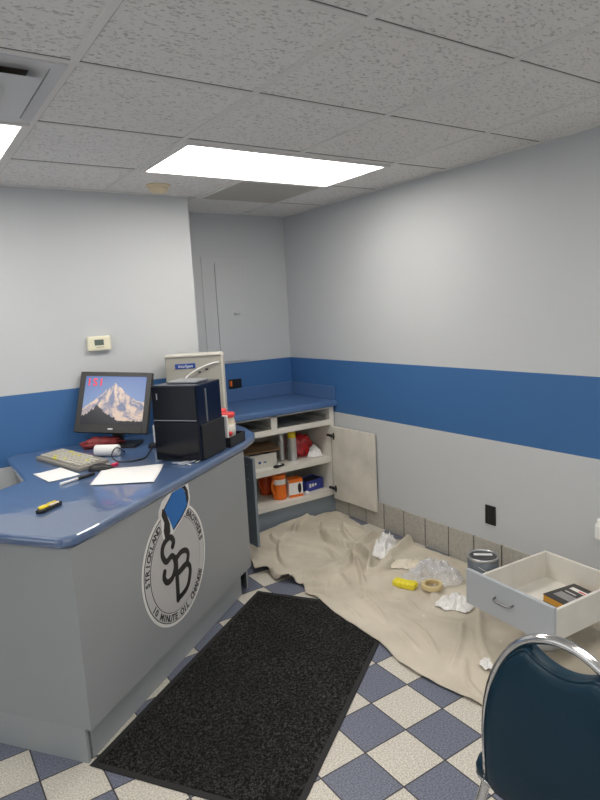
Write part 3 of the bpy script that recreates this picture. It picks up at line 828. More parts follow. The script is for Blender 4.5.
def cloth_z(x, y):
    z = .015 + .005 * noise.noise(Vector((x * 5, y * 5, 1))) + .005 * noise.noise(Vector((x * 13, y * 9, 4)))
    # lengthwise soft creases
    z += .006 * noise.noise(Vector(((x * .8 + y * .6) * 3, (-x * .6 + y * .8) * 16, 9)))
    d, _ = near(x, y, TOP)
    s = d if inside(x, y, TOP) else -d
    k = max(0, min(1, (s + .008) / .016)); k = k * k * (3 - 2 * k)
    z += k * (.020 + .024 * math.exp(-max(0, s) / .04))
    for P, h, w in RID:
        x0 = min(p[0] for p in P) - 3 * w; x1 = max(p[0] for p in P) + 3 * w
        y0 = min(p[1] for p in P) - 3 * w; y1 = max(p[1] for p in P) + 3 * w
        if x < x0 or x > x1 or y < y0 or y > y1: continue
        dd = 9; sg = 1
        for a, b_ in zip(P, P[1:]):
            d0, _, _ = seg_d(x, y, a, b_)
            if d0 < dd:
                dd = d0; sg = 1 if (b_[0] - a[0]) * (y - a[1]) - (b_[1] - a[1]) * (x - a[0]) > 0 else -1
        if dd < 3 * w:
            e = min(math.hypot(x - P[0][0], y - P[0][1]), math.hypot(x - P[-1][0], y - P[-1][1]))
            k = min(1, .25 + e / .10)
            ww = w * 1.25 if sg > 0 else w * .42
            z += h * k * math.exp(-(dd / ww) ** 2)
            if sg < 0: z -= .35 * h * k * math.exp(-((dd - .9 * w) / (.35 * w)) ** 2)
    for px, py in CANS:
        k = max(0, min(1, (math.hypot(x - px, y - py) - .09) / .06)); z = .0145 + (z - .0145) * k
    return max(.0125, z)
cl = new_bm(); st = .0085
xs0, ys0 = min(p[0] for p in OUTS) - st, min(p[1] for p in OUTS) - st
nx = int((max(p[0] for p in OUTS) - xs0) / st) + 2; ny = int((max(p[1] for p in OUTS) - ys0) / st) + 2
ins = {}
for i in range(nx):
    for j in range(ny): ins[i, j] = inside(xs0 + i * st, ys0 + j * st, OUTS)
V = {}
def gv(i, j):
    if (i, j) not in V:
        x, y = xs0 + i * st, ys0 + j * st
        if not ins.get((i, j)):
            d, p = near(x, y, OUTS); x, y = p
        V[i, j] = cl.verts.new((x, y, cloth_z(x, y)))
    return V[i, j]
for i in range(nx - 1):
    for j in range(ny - 1):
        q = ((i, j), (i + 1, j), (i + 1, j + 1), (i, j + 1))
        if sum(ins[k] for k in q) >= 2: cl.faces.new([gv(*k) for k in q])
bmesh.ops.remove_doubles(cl, verts=cl.verts, dist=.0008)
bmesh.ops.dissolve_degenerate(cl, dist=.0003, edges=cl.edges)
o = obj('drop_cloth', cl, M['cloth'], smooth=True); tag(o, 'wrinkled beige canvas drop cloth spread over the tile floor', 'drop cloth')
md = o.modifiers.new('thickness', 'SOLIDIFY'); md.thickness = .004; md.offset = -1

def on_cloth(x, y): return cloth_z(x, y) + .001

def ring_max(x, y, r): return max(cloth_z(x + r * cos(a), y + r * sin(a)) for a in [k * .6 for k in range(11)])
def rest(x, y, r=.05): return sum(cloth_z(x + r * cos(a), y + r * sin(a)) for a in (0, 1.57, 3.14, 4.71)) / 4 + .003
crumple('paper_wad', M['rag'], (2.515, 2.875, rest(2.515, 2.875)), (.15, .31, .105), 'long crumpled white rag on the cloth fold nearest the cabinet door', 'rag', seed=18, rz=-1.05, lobes=.15, facet=False)
crumple('paper_wad', M['cream_rag'], (2.45, 2.60, rest(2.45, 2.60)), (.22, .12, .035), 'flat cream crumpled paper just left of the clear plastic bag', 'paper', seed=12, rz=-.75, lobes=.45, folds=3.)
crumple('paper_wad', M['rag'], (2.292, 2.07, rest(2.292, 2.07)), (.20, .13, .06), 'crumpled white paper on the cloth in front of the tape roll', 'paper', seed=16, rz=-1.0, lobes=.55)
crumple('paper_scrap', M['rag'], (1.985, 1.625, rest(1.985, 1.625)), (.09, .05, .02), 'small torn white paper scrap on the cloth beside the chair back', 'paper', seed=14, rz=.7, n=16, lobes=.5)
crumple('plastic_bag', M['clear'], (2.455, 2.375, rest(2.455, 2.375)), (.36, .24, .10), 'crumpled clear plastic bag on the cloth by the paint can', 'bag', seed=27, rz=-.85, lobes=.4, n=48, facet=False, folds=2.4)
# yellow sponge
t = thing('sponge', 'yellow sponge block lying on the drop cloth', 'sponge', (2.25, 2.412, on_cloth(2.25, 2.412)), -1.15)
c = new_bm(); add_prism(c, [(-.068, -.022), (-.05, -.034), (.05, -.034), (.066, -.026), (.07, .02), (.05, .033), (0, .026), (-.05, .033), (-.068, .022)], 0, .036, bevel=.010, seg=3)
obj('foam_block', c, M['sponge'], t)
# tape roll
t = thing('tape_roll', 'roll of tan masking tape lying flat on the drop cloth', 'tape', (2.335, 2.285, ring_max(2.335, 2.285, .05)))
obj('tape_winding', add_lathe(new_bm(), [(.040, .001), (.058, .001), (.059, .004), (.059, .022), (.058, .025), (.040, .025), (.040, .001)], seg=40), M['tape'], t)
obj('core', add_lathe(new_bm(), [(.0365, .001), (.0398, .001), (.0398, .0255), (.0365, .0255), (.0365, .001)], seg=40), M['tape_side'], t)

# paint cans
def paint_can(x, y, label, blue, brush):
    z0 = ring_max(x, y, .08)
    t = thing('paint_can', label, 'paint can', (x, y, z0), .4)
    obj('can_body', add_lathe(new_bm(), [(0, 0), (.083, 0), (.085, .003), (.083, .008), (.083, .178), (.085, .183), (.083, .188), (.077, .188), (.075, .182), (.075, .178)], seg=40), M['tin'], t)
    obj('lid', add_lathe(new_bm(), [(.075, .179), (.068, .186), (.064, .186), (.060, .181), (0, .181)], seg=40), M['lid_tin'], t)
    if blue: obj('paper_label', add_lathe(new_bm(), [(.0835, .012), (.0838, .012), (.0838, .174), (.0835, .174)], seg=40), M['can_label'], t)
    bl = new_bm(); pts = [(-.086, 0, .15)] + [(-.086 * cos(a), -.095 * sin(a), .15 - .05 * sin(a)) for a in [pi * k / 12 for k in range(1, 12)]] + [(.086, 0, .15)]
    obj('bail_handle', add_tube(bl, pts, .0022, 6), M['steel'], t)
    return t, z0
pc, z0 = paint_can(2.583, 2.134, 'closed gallon paint can on the cloth behind the loose drawer', True, True)
o = obj('paint_stirrer', add_box(new_bm(), (0, 0, 0), (.10, .022, .004), bevel=.001), M['paper']); o.location = (2.583, 2.134, z0 + .1906); o.rotation_euler = (0, 0, -.75)
tag(o, 'short white paint stick lying on the lid of the gallon can', 'stick')
pc2, z2 = paint_can(2.345, 1.595, 'paint can propping up the loose drawer', False, False)

# ------------------------------------------------------------------ loose drawer and its book
ZR = z2 + .189
DY = radians(-3.5)
t = thing('loose_drawer', 'loose drawer with a pale grey front and white box resting on a paint can', 'drawer', (2.086, 1.590, ZR), DY)
fr = obj('drawer_front', add_box(new_bm(), (-.0, 0, .084), (.019, .474, .168), bevel=.003), M['drawer_grey'], t); fr['label'] = 'pale grey drawer front with an arched pull'
c = new_bm(); bx = .475
for yy in (-.222, .178): obj('side_panel', add_box(new_bm(), (.0105 + bx / 2, yy, .079), (bx, .014, .138), bevel=.001), M['melamine'], t)
obj('back_panel', add_box(new_bm(), (.0105 + bx - .007, -.022, .079), (.014, .386, .138), bevel=.001), M['melamine'], t)
obj('inner_front', add_box(new_bm(), (.0165, -.022, .076), (.012, .386, .128), bevel=.001), M['melamine'], t)
obj('bottom_panel', add_box(new_bm(), (.0225 + (bx - .026) / 2, -.022, .012), (bx - .026, .386, .010)), M['melamine'], t)
h = new_bm(); hy = .012
pts = smoothline([(-.010, hy + .048, .096), (-.030, hy + .044, .093), (-.036, hy + .02, .090), (-.036, hy - .02, .090), (-.030, hy - .044, .093), (-.010, hy - .048, .096)], 5)
add_tube(h, pts, .0042, 8)
obj('pull_handle', h, mat('dark_steel', (.22, .22, .23, 1), .3, 1.), fr)

BK = thing('book', 'thick dark paperback with an ochre page edge lying in the loose drawer', 'book', (2.340, 1.592, ZR + .0175), -.16)
# local x runs away from the drawer front, y to the left
bl_, bw_ = .20, .185
obj('page_block', add_box(new_bm(), (bl_ / 2, -bw_ / 2, .018), (bl_ - .004, bw_ - .003, .030)), M['book_edge'], BK)
obj('cover', add_box(new_bm(), (bl_ / 2, -bw_ / 2, .0345), (bl_, bw_, .003), bevel=.001), M['book_cover'], BK)
obj('cover', add_box(new_bm(), (bl_ / 2, -bw_ / 2, .0015), (bl_, bw_, .003)), M['book_cover'], BK)
pr = new_bm()
for k in range(7):
    ln = .10 + .02 * ((k * 37) % 3)
    add_box(pr, (.040 + k * .0075, -.025 - ln / 2, .0362), (.0032, ln, .0006))
add_box(pr, (.108, -.06, .0362), (.009, .06, .0006))
obj('cover_print', pr, M['logo_ring'], BK)
pr = new_bm(); add_box(pr, (.152, -.085, .0362), (.026, .12, .0006))
obj('title_panel', pr, M['logo_white'], BK)
pr = new_bm(); add_box(pr, (.149, -.105, .0368), (.010, .07, .0006)); obj('title_print', pr, M['red'], BK)

# ------------------------------------------------------------------ desk things
def sheet(name, pts, z, label, m, curl=.004, seed=0, lines=True):
    """quad sheet of paper through four corner points"""
    A, B_, C_, D_ = [Vector((p[0], p[1], 0)) for p in pts]
    n = 14; bm = new_bm(); G = []
    for i in range(n + 1):
        row = []
        for j in range(n + 1):
            u, v = i / n, j / n
            p = (A * (1 - u) + B_ * u) * (1 - v) + (D_ * (1 - u) + C_ * u) * v
            zz = z + .0008 + curl * max(0, noise.noise(Vector((u * 1.7 + seed, v * 1.7, seed)))) + curl * (abs(u - .5) ** 3) * 4
            row.append(bm.verts.new((p.x, p.y, zz)))
        G.append(row)
    for i in range(n):
        for j in range(n): bm.faces.new((G[i][j], G[i + 1][j], G[i + 1][j + 1], G[i][j + 1]))
    o = obj(name, bm, m, smooth=True); tag(o, label, 'paper')
    md = o.modifiers.new('thickness', 'SOLIDIFY'); md.thickness = .0006; md.offset = 1
    return o
sheet('paper_sheet', [(0.4989, 3.1645), (0.6376, 3.2000), (0.6790, 2.9756), (0.5264, 2.9422)], ZD, 'small white paper slip on the desk below the keyboard', M['paper'], seed=1)
sheet('paper_sheet', [(0.6612, 2.7414), (0.7882, 2.9963), (1.0578, 2.8585), (0.9004, 2.5820)], ZD, 'large white paper sheet in front of the black computer tower', M['paper'], .006, seed=4)

t = thing('pen', 'white capped pen with a dark barrel beside the small paper slip', 'pen', (0.5579, 2.8487, ZD + .0075), atan2(.09, .20))
for nm, x0, x1, r, m in (('barrel', 0, .095, .0065, M['white']), ('grip', .095, .19, .0075, M['black'])):
    o = add_tube(new_bm(), [(x0, 0, 0), ((x0 + x1) / 2, 0, 0), (x1, 0, 0)], r, 10)
    obj(nm, o, m, t)

# keyboard
ka = Vector((0.5737, 3.4912)); kb = Vector((0.6858, 3.0327))
kd = (kb - ka).normalized(); kl = (kb - ka).length
t = thing('keyboard', 'old grey keyboard with yellowed keys at the back of the desk', 'keyboard', (ka.x, ka.y, ZD), atan2(kd.y, kd.x))
KW = .165                                 # local +y is away from the typist side
c = new_bm()
add_prism(c, [(0, 0), (kl, 0), (kl, KW), (0, KW)], 0, .02, bevel=.005)
for v in c.verts:
    if v.co.z > .01: v.co.z += .012 * v.co.y / KW
obj('body', c, M['kbd'], t)
kproto = None; r0 = random.Random(3)
for r in range(6):
    n = 17 if r < 5 else 9
    for k in range(n):
        if sum(1 for ch in t.children if ch.name.startswith('key')) >= 92: break
        wid = (kl - .03) / 17
        x = .018 + wid * (k + .5) if r < 5 else .018 + (kl - .03) * (k + .5) / 9
        yy = .018 + (KW - .035) * ((r + .5) / 6)
        bmk = add_box(new_bm(), (0, 0, .004), ((wid if r < 5 else (kl - .03) / 9) - .004, .0165, .009), bevel=.002)
        if kproto is None or r == 5 and k == 0:
            o = obj('key', bmk, M['key'], t); kproto = o
        else:
            bmk.free(); o = kproto.copy(); COL.objects.link(o); o.parent = t
        o.location = (x, yy, .0205 + .012 * yy / KW)
        if r0.random() < .07:
            if o.data.users > 1: o.data = o.data.copy()
            o.data.materials[0] = M['key_yellow']
# mouse
t = thing('mouse', 'black computer mouse in front of the keyboard end', 'mouse', (0.7872, 3.0061, ZD), -.3)
c = new_bm(); bmesh.ops.create_uvsphere(c, u_segments=24, v_segments=14, radius=1)
for v in c.verts: v.co = Vector((v.co.x * .062, v.co.y * .034, max(0, v.co.z) * .032 * (1 - .25 * v.co.x)))
obj('shell', c, M['black'], t, smooth=True)
obj('scroll_wheel', add_box(new_bm(), (.035, 0, .025), (.018, .006, .01), bevel=.002), M['silver'], t)
# red pouch and white roll
blob('red_pouch', M['dark_red'], (0.9496, 3.5424, ZD), (.23, .085, .075), 'crumpled dark red pouch on the desk behind the keyboard', 'pouch', .3, 2.4, seed=31, rz=-.3)
ca = Vector((0.8541, 3.3308, ZD + .031)); cb = Vector((0.9594, 3.2423, ZD + .031)); dirn = (cb - ca).normalized()
t = thing('paper_roll', 'white receipt paper roll lying on the desk under the screen', 'paper roll', ca, atan2(dirn.y, dirn.x))
o = add_lathe(new_bm(), [(0, 0), (.029, 0), (.031, .002), (.031, .128), (.029, .130), (0, .130)], seg=28)
bmesh.ops.transform(o, matrix=Matrix.Rotation(pi / 2, 4, 'Y'), verts=o.verts)
obj('paper_winding', o, M['paper'], t)
# pink clip
t = thing('pink_clip', 'small hot pink clip beside the mouse', 'clip', (0.8610, 3.0258, ZD), .6)
c = new_bm(); add_box(c, (0, 0, .008), (.045, .018, .016), bevel=.005); add_box(c, (.018, .016, .006), (.012, .03, .010), bevel=.004)
obj('clip_body', c, M['pink'], t)
# cable on the desk
pts = smoothline([(1.0037, 3.3062, ZD + .004), (0.9299, 3.2029, ZD + .055), (0.8856, 3.1488, ZD + .03), (0.9004, 3.0996, ZD + .004), (0.9643, 3.0504, ZD + .004), (1.0332, 3.0701, ZD + .004), (1.1021, 3.1882, ZD + .004), (1.1513, 3.2767, ZD + .004)], 8)
o = obj('cable', add_tube(new_bm(), pts, .0034, 7), M['black']); tag(o, 'black cable looping over the desk by the paper roll', 'cable')
# multi-tool
t = thing('utility_knife', 'yellow and black utility knife alone on the near end of the desk', 'knife', (0.3887, 2.4846, ZD), atan2(.075, .105))
c = new_bm(); add_prism(c, [(0, -.012), (.02, -.022), (.11, -.02), (.128, -.010), (.128, .008), (.105, .02), (.02, .018), (0, .006)], 0, .014, bevel=.004)
obj('handle_body', c, M['black'], t)
c = new_bm(); add_prism(c, [(.006, -.010), (.022, -.017), (.055, -.014), (.06, .0), (.05, .012), (.02, .013)], .0135, .022, bevel=.004)
obj('nose_cover', c, M['yellow'], t)
c = new_bm(); add_prism(c, [(.058, -.015), (.108, -.014), (.115, -.004), (.06, .0)], .0135, .019, bevel=.002)
obj('side_inlay', c, M['cream'], t)
c = new_bm(); add_prism(c, [(.065, .006), (.11, .002), (.112, .012), (.07, .015)], .0135, .021, bevel=.003)
obj('slider', c, M['yellow'], t)

# monitor
sc = 1.06; CAM = Vector((0, 0, 1.609))
mc = CAM + (Vector((.978, 3.337, 1.155)) - CAM) * sc
MWd, MHt = .41 * sc, .345 * sc
ps, tilt, roll = -.655, .40, -.065
mon = thing('monitor', 'flat black computer monitor showing a snowy mountain', 'monitor', (mc.x, mc.y, ZD), ps)
# local frame: x right, y away from viewer, z up
Rt = Matrix.Rotation(-tilt, 3, 'X') @ Matrix.Rotation(-roll, 3, 'Y')
hz = mc.z - ZD
def head(bm): bmesh.ops.transform(bm, matrix=Matrix.Translation((0, 0, hz)) @ Rt.to_4x4(), verts=bm.verts); return bm
bz = .033
SW, SH = MWd - 2 * bz, MHt - .026 - .046
szc = (.046 - .026) / 2
c = new_bm()
for sx in (-1, 1): add_box(c, (sx * (MWd / 2 - bz / 2), .012, 0), (bz, .03, MHt), bevel=.003)
add_box(c, (0, .012, MHt / 2 - .013), (MWd - 2 * bz, .03, .026)); add_box(c, (0, .012, -MHt / 2 + .023), (MWd - 2 * bz, .03, .046))
obj('bezel', head(c), M['black'], mon)
c = new_bm(); add_box(c, (0, .035, 0), (MWd - .01, .03, MHt - .01), bevel=.012); add_box(c, (0, .055, -.02), (.22, .03, .2), bevel=.012)
obj('rear_case', head(c), M['black'], mon)
c = new_bm(); add_box(c, (0, -.0045, -MHt / 2 + .022), (.03, .002, .009), bevel=.001)
obj('badge', head(c), M['silver'], mon)
# picture on the screen, as a coloured grid of points
nx, ny = 128, 108
c = new_bm(); lay = c.loops.layers.float_color.new('picture'); G = []; colr = {}
def fbm(x, y, o=5, s=0.):
    a, r = 1., 0.
    for k in range(o):
        r += a * noise.noise(Vector((x, y, s))); a *= .52; x *= 2.05; y *= 2.05
    return r
RIDGE = [(0, .32), (.1, .42), (.2, .52), (.3, .62), (.36, .72), (.42, .75), (.47, .83), (.50, .87), (.54, .80), (.60, .76), (.65, .70), (.72, .62), (.80, .55), (.88, .50), (1, .47)]
def ridge(u):
    for (a, b_), (c_, d_) in zip(RIDGE, RIDGE[1:]):
        if a <= u <= c_: return b_ + (d_ - b_) * (u - a) / (c_ - a)
    return .4
def picture(u, v):
    top = ridge(u) + .018 * fbm(u * 14, 0, 3, 2.)
    tree = .16 + .24 * max(0, 1 - abs(u - .24) / .26) ** 1.3 + .05 * fbm(u * 30, 0, 3, 5.)
    if u > .55: tree = .09 + .03 * fbm(u * 24, 0, 3, 5.)
    if v < tree:
        k = .5 + .5 * fbm(u * 40, v * 40, 3, 1.)
        d = (.010 + .02 * k, .012 + .018 * k, .022 + .02 * k)
        return d
    if v < top:
        s = u - .5
        dy = .90 - v; a = s / (dy + .10); f = fbm(a * 5.5 + .6 * fbm(u * 7, v * 7, 2, 4.), dy * 3.2, 5, 3.) * 1.7 + .35 * fbm(u * 26, v * 26, 3, 8.) + (.15 if s > 0 else .0)
        f = max(0, min(1, .5 + .8 * f))
        sh = Vector((.20, .24, .40)); li = Vector((.92, .70, .56))
        return tuple(sh.lerp(li, f))
    k = (v - .4) / .6
    return tuple(Vector((.26, .38, .66)).lerp(Vector((.07, .17, .48)), max(0, min(1, k))))
for i in range(nx + 1):
    G.append([c.verts.new(((i / nx - .5) * SW, -.0005, (j / ny - .5) * SH + szc)) for j in range(ny + 1)])
for i in range(nx):
    for j in range(ny):
        f = c.faces.new((G[i][j], G[i + 1][j], G[i + 1][j + 1], G[i][j + 1]))
        for lp, (a, b_) in zip(f.loops, ((i, j), (i + 1, j), (i + 1, j + 1), (i, j + 1))):
            key = (a, b_)
            if key not in colr: colr[key] = picture(a / nx, b_ / ny)
            lp[lay] = (*colr[key], 1)
ms = mat('screen_picture', (.01, .01, .01, 1), .25, spec=.3)
nt = ms.node_tree; at = N(nt, 'ShaderNodeVertexColor', layer_name='picture')
nt.links.new(at.outputs['Color'], nt.nodes['Principled BSDF'].inputs['Emission Color']); nt.nodes['Principled BSDF'].inputs['Emission Strength'].default_value = .95
scr = obj('screen', head(c), ms, mon, recalc=False); scr['label'] = 'lit screen with a snowy mountain picture and red ISI letters'
tx = new_bm()
for k, ch in enumerate('ISI'):
    t1, ext = text_mesh(ch, .064, .0003, bold=.0014)
    merge(tx, t1, Matrix.Translation((-SW / 2 + (.024, .060, .096)[k] - (ext[0] + ext[1]) / 2, -.0015, SH / 2 + szc - .058)) @ Matrix.Rotation(pi / 2, 4, 'X'))
obj('red_letters', head(tx), mat('screen_red', (.3, .01, .02, 1), .4, emit=(.75, .03, .07, 1), emit_strength=1.), scr)
# stand: neck behind the head, foot on the desk
c = new_bm(); hp = Vector((0, 0, hz)) + Rt @ Vector((0, .05, -.10))
add_box(c, (0, hp.y + .018, (hp.z + .012) / 2), (.062, .03, hp.z - .012), bevel=.006)
obj('neck', c, M['black'], mon)
c = new_bm(); add_box(c, (.03, hp.y - .03, .008), (.22, .16, .016), bevel=.006)
obj('foot', c, M['black'], mon)

# black tower
BT = Vector((1.2261, 2.7778, ZD)); BA = EA
t = thing('black_tower', 'glossy black computer tower at the front edge of the desk', 'computer', BT, BA)
bx, by, bh = .268, .255, .390            # x along the desk, y away from its front
c = new_bm(); add_box(c, (bx / 2, by / 2, bh / 2 + .004), (bx - .004, by, bh - .008), bevel=.006)
obj('case', c, M['dark_blue_gloss'], t)
c = new_bm(); add_box(c, (-.004, by / 2, bh * .27), (.012, by - .004, bh * .52), bevel=.003)
add_box(c, (-.004, by / 2, bh * .77), (.012, by - .004, bh * .44), bevel=.003)
fp = obj('front_fascia', c, M['gloss_black'], t)
obj('seam', add_box(new_bm(), (-.0095, by / 2, bh * .545), (.003, by - .01, .003)), M['silver'], fp)
obj('power_button', add_box(new_bm(), (-.0105, by * .87, bh * .86), (.003, .006, .03)), M['silver'], fp)
c = new_bm(); add_box(c, (bx * .55, -.003, bh * .24), (bx * .94, .010, bh * .46), bevel=.004)
obj('side_vent', c, M['matte_black'], t)
obj('trim_strip', add_box(new_bm(), (bx * .34, -.003, bh * .71), (.006, .006, bh * .44), bevel=.001), M['silver'], t)
c = new_bm()
for q in ((.03, .03), (bx - .03, .03), (.03, by - .03), (bx - .03, by - .03)): add_box(c, (q[0], q[1], .003), (.03, .03, .006))
obj('rubber_foot', c, M['rubber'], t)
sh = new_bm(); add_box(sh, (bx / 2, by / 2, 0), (.13, .17, .012), bevel=.004)
o = obj('drive_caddy', sh, M['silver']); o.location = BT + E1 * .14 + E2 * .12 + Vector((0, 0, bh + .007)); o.rotation_euler = (0, 0, EA); o.data.transform(Matrix.Translation((-bx / 2, -by / 2, 0)))
tag(o, 'flat grey box lying on top of the black tower', 'box')

# beige case behind it
BG = Vector((1.66, 3.40, ZD)); GA = radians(-30)
t = thing('beige_tower', 'big beige computer case with a blue name plate behind the black tower', 'computer', BG, GA)
gw, gd, gh = .345, .16, .487               # local x from right corner to the left is negative
c = new_bm(); add_box(c, (-gw / 2 + .022, gd / 2, gh / 2), (gw, gd, gh), bevel=.006)
obj('case', c, M['beige'], t)
c = new_bm(); add_box(c, (-gw / 2 + .022, gd / 2 - .004, gh + .003), (gw + .004, gd + .006, .012), bevel=.003)
obj('lid', c, M['beige_light'], t)
c = new_bm(); add_box(c, (.026, gd / 2, gh / 2), (.012, gd + .006, gh), bevel=.003)
obj('side_bezel', c, M['beige_light'], t)
pl = obj('name_plate', add_box(new_bm(), (-.2, -.002, .426), (.125, .004, .032), bevel=.004), M['label_blue'], t)
tx, ext = text_mesh('Intelligen', .025, .0003, shear=.3)
bmesh.ops.transform(tx, matrix=Matrix.Translation((-.2 - (ext[1] - ext[0]) / 2, -.0046, .418)) @ Matrix.Rotation(pi / 2, 4, 'X'), verts=tx.verts)
obj('name_lettering', tx, M['white_ink'], pl)
for x, z in ((-.115, .385), (-.07, .40)):
    obj('port', add_box(new_bm(), (x, -.001, z), (.017, .003, .010)), M['black'], t)
# white cable over the case
wc = [(.010, -.004, .44), (-.03, -.010, .437), (-.10, -.016, .415), (-.16, -.022, .385), (-.195, -.03, .36), (-.21, -.05, .335)]
Mg = Matrix.Translation(BG) @ Matrix.Rotation(GA, 4, 'Z')
t = thing('white_cable', 'white cable with a grey connector drooping across the beige case', 'cable', BG, GA)
cb_ = obj('cord', add_tube(new_bm(), smoothline(wc, 6), .0042, 8), M['white'], t)
obj('connector', add_tube(new_bm(), smoothline([(-.205, -.045, .34), (-.19, -.055, .325), (-.165, -.058, .322), (-.145, -.05, .33), (-.15, -.045, .342), (-.175, -.043, .343)], 5), .006, 8), M['black'], t)

# jars, packet and tray at the far end of the desk
TR = Vector((1.4839, 2.9500, ZD))
t = thing('desk_tray', 'black open tray at the far right end of the desk top', 'tray', TR, EA + .0)
c = new_bm(); w, d, h = .195, .185, .055
add_box(c, (w / 2, d / 2, .003), (w, d, .006))
for sx in (0, 1): add_box(c, (.003 + sx * (w - .006), d / 2, h / 2), (.006, d, h))
for sy in (0, 1): add_box(c, (w / 2, .003 + sy * (d - .006), h / 2), (w - .012, .006, h))
obj('bin', c, M['black'], t)
def jar(off, label, h):
    p = TR + E1 * off[0] + E2 * off[1] + Vector((0, 0, .007))
    t = thing('creamer_jar', label, 'jar', p, .5, 'red-lidded jars in the black tray')
    obj('jar_body', add_lathe(new_bm(), [(0, 0), (.043, 0), (.045, .006), (.045, h * .72), (.039, h * .84), (.039, h * .87)]), M['cream'], t)
    obj('lid', add_lathe(new_bm(), [(.044, h * .86), (.046, h * .875), (.046, h * .97), (.042, h), (0, h)]), M['red'], t)
    lb = obj('paper_label', add_lathe(new_bm(), [(.0454, h * .14), (.0456, h * .14), (.0456, h * .64), (.0454, h * .64)]), M['beige_light'], t)
    c = new_bm(); add_lathe(c, [(0, 0), (.013, 0), (.013, .0012), (0, .0012)], seg=16)
    a = -2.2
    bmesh.ops.transform(c, matrix=Matrix.Rotation(a, 4, 'Z') @ Matrix.Translation((.0457, 0, h * .35)) @ Matrix.Rotation(pi / 2, 4, 'Y'), verts=c.verts)
    obj('red_emblem', c, M['red'], lb)
jar((.085, .055), 'red-lidded creamer jar standing nearer in the black tray', .175)
jar((.140, .132), 'red-lidded creamer jar standing behind the nearer jar', .185)
t = thing('paper_packet', 'upright white paper packet between black tower and jars', 'packet', TR + E1 * .0185 + E2 * .025 + Vector((0, 0, .007)), EA)
obj('sleeve', add_box(new_bm(), (0, .032, .085), (.016, .075, .17), bevel=.003), M['paper'], t)

# small things by the towers
t = thing('card_reader', 'small black and clear gadget between monitor foot and black tower', 'gadget', (1.1857, 3.2915, ZD), -.5)
obj('base', add_box(new_bm(), (0, 0, .012), (.085, .06, .024), bevel=.004), M['black'], t)
obj('clear_stand', add_box(new_bm(), (.01, .02, .075), (.055, .008, .10), bevel=.002), M['clear_scrap'], t)
r1 = random.Random(5)
sp = [(1.1119, 2.8260), (1.1365, 2.7995), (1.1611, 2.8192), (1.1808, 2.7896), (1.1464, 2.7552), (1.2054, 2.7700), (1.1218, 2.7847)]
labs = ['clear plastic shred on the desk nearest the paper sheet', 'clear plastic shred in the middle of the shreds by the black tower', 'clear plastic shred closest to the tower front',
        'clear plastic shred under the tower corner', 'clear plastic shred nearest the front desk edge', 'clear plastic shred furthest right by the tower corner', 'clear plastic shred between paper sheet and desk edge']
for (x, y), lb in zip(sp, labs):
    c = new_bm(); add_box(c, (0, 0, .003), (.03 + .02 * r1.random(), .008 + .006 * r1.random(), .003), bevel=.001)
    for v in c.verts: v.co.z += 9 * v.co.x ** 2
    o = obj('plastic_shred', c, M['clear_scrap']); o.location = (x, y, ZD + .001); o.rotation_euler = (0, 0, r1.random() * 3)
    tag(o, lb, 'plastic scrap', 'clear plastic shreds on the desk')

# ------------------------------------------------------------------ chair
PH = 1.476
ca_, sa_ = cos(PH), sin(PH)
CH = thing('stacking_chair', 'navy vinyl stacking chair with a chrome hoop back seen from behind', 'chair', (1.102, .689, 0), -PH)
# local: +y is the way the chair faces, +x its right; the back plane leans to -y
TL = .05
def bp(s, h, off=0.): return Vector((-s, -math.tan(TL) * (h - .45) + off, h))      # s is towards the chair's left
HW, H0, HT = .197, .56, .892
def hoop(th):
    n = 2.049
    s = math.copysign(abs(cos(th)) ** (2 / n), cos(th)) * HW
    return s, H0 + (HT - H0) * abs(sin(th)) ** (2 / n)
hp_ = [hoop(pi * k / 48) for k in range(49)]
side = [(HW, .50), (HW, .53)]
fr = new_bm()
path = [bp(s, h) for s, h in [(HW + .004, .44)] + side + hp_ + [(-s, h) for s, h in side[::-1]] + [(-HW - .004, .44)]]
add_tube(fr, path, .0115, 12)
obj('back_frame', fr, M['chrome'], CH)
# rear legs go on from the hoop, front legs come down from the seat
for s in (-1, 1):
    l = new_bm()
    p = [bp(s * (HW + .004), .455), bp(s * (HW + .008), .42) + Vector((0, -.002, 0)), Vector((-s * (HW + .018), -.03, .33)), Vector((-s * (HW + .03), -.075, .16)), Vector((-s * (HW + .038), -.11, .016))]
    add_tube(l, smoothline(p, 5), .0115, 12)
    lo_ = obj('leg', l, M['chrome'], CH)
    obj('rubber_foot', add_lathe(new_bm(), [(0, 0), (.016, 0), (.016, .022), (.012, .028), (0, .028)], c=(p[-1].x, p[-1].y, 0)), M['rubber'], lo_)
    l = new_bm()
    p = [Vector((-s * .19, .08, .425)), Vector((-s * .198, .30, .425)), Vector((-s * .20, .385, .41)), Vector((-s * .208, .415, .34)), Vector((-s * .225, .45, .016))]
    add_tube(l, smoothline(p, 6), .0115, 12)
    lo_ = obj('leg', l, M['chrome'], CH)
    obj('rubber_foot', add_lathe(new_bm(), [(0, 0), (.016, 0), (.016, .022), (.012, .028), (0, .028)], c=(p[-1].x, p[-1].y, 0)), M['rubber'], lo_)
l = new_bm(); add_tube(l, [(-.2, .02, .418), (0, .02, .418), (.2, .02, .418)], .009, 10); add_tube(l, [(-.2, .34, .418), (0, .34, .418), (.2, .34, .418)], .009, 10)
obj('crossbar', l, M['chrome'], CH)
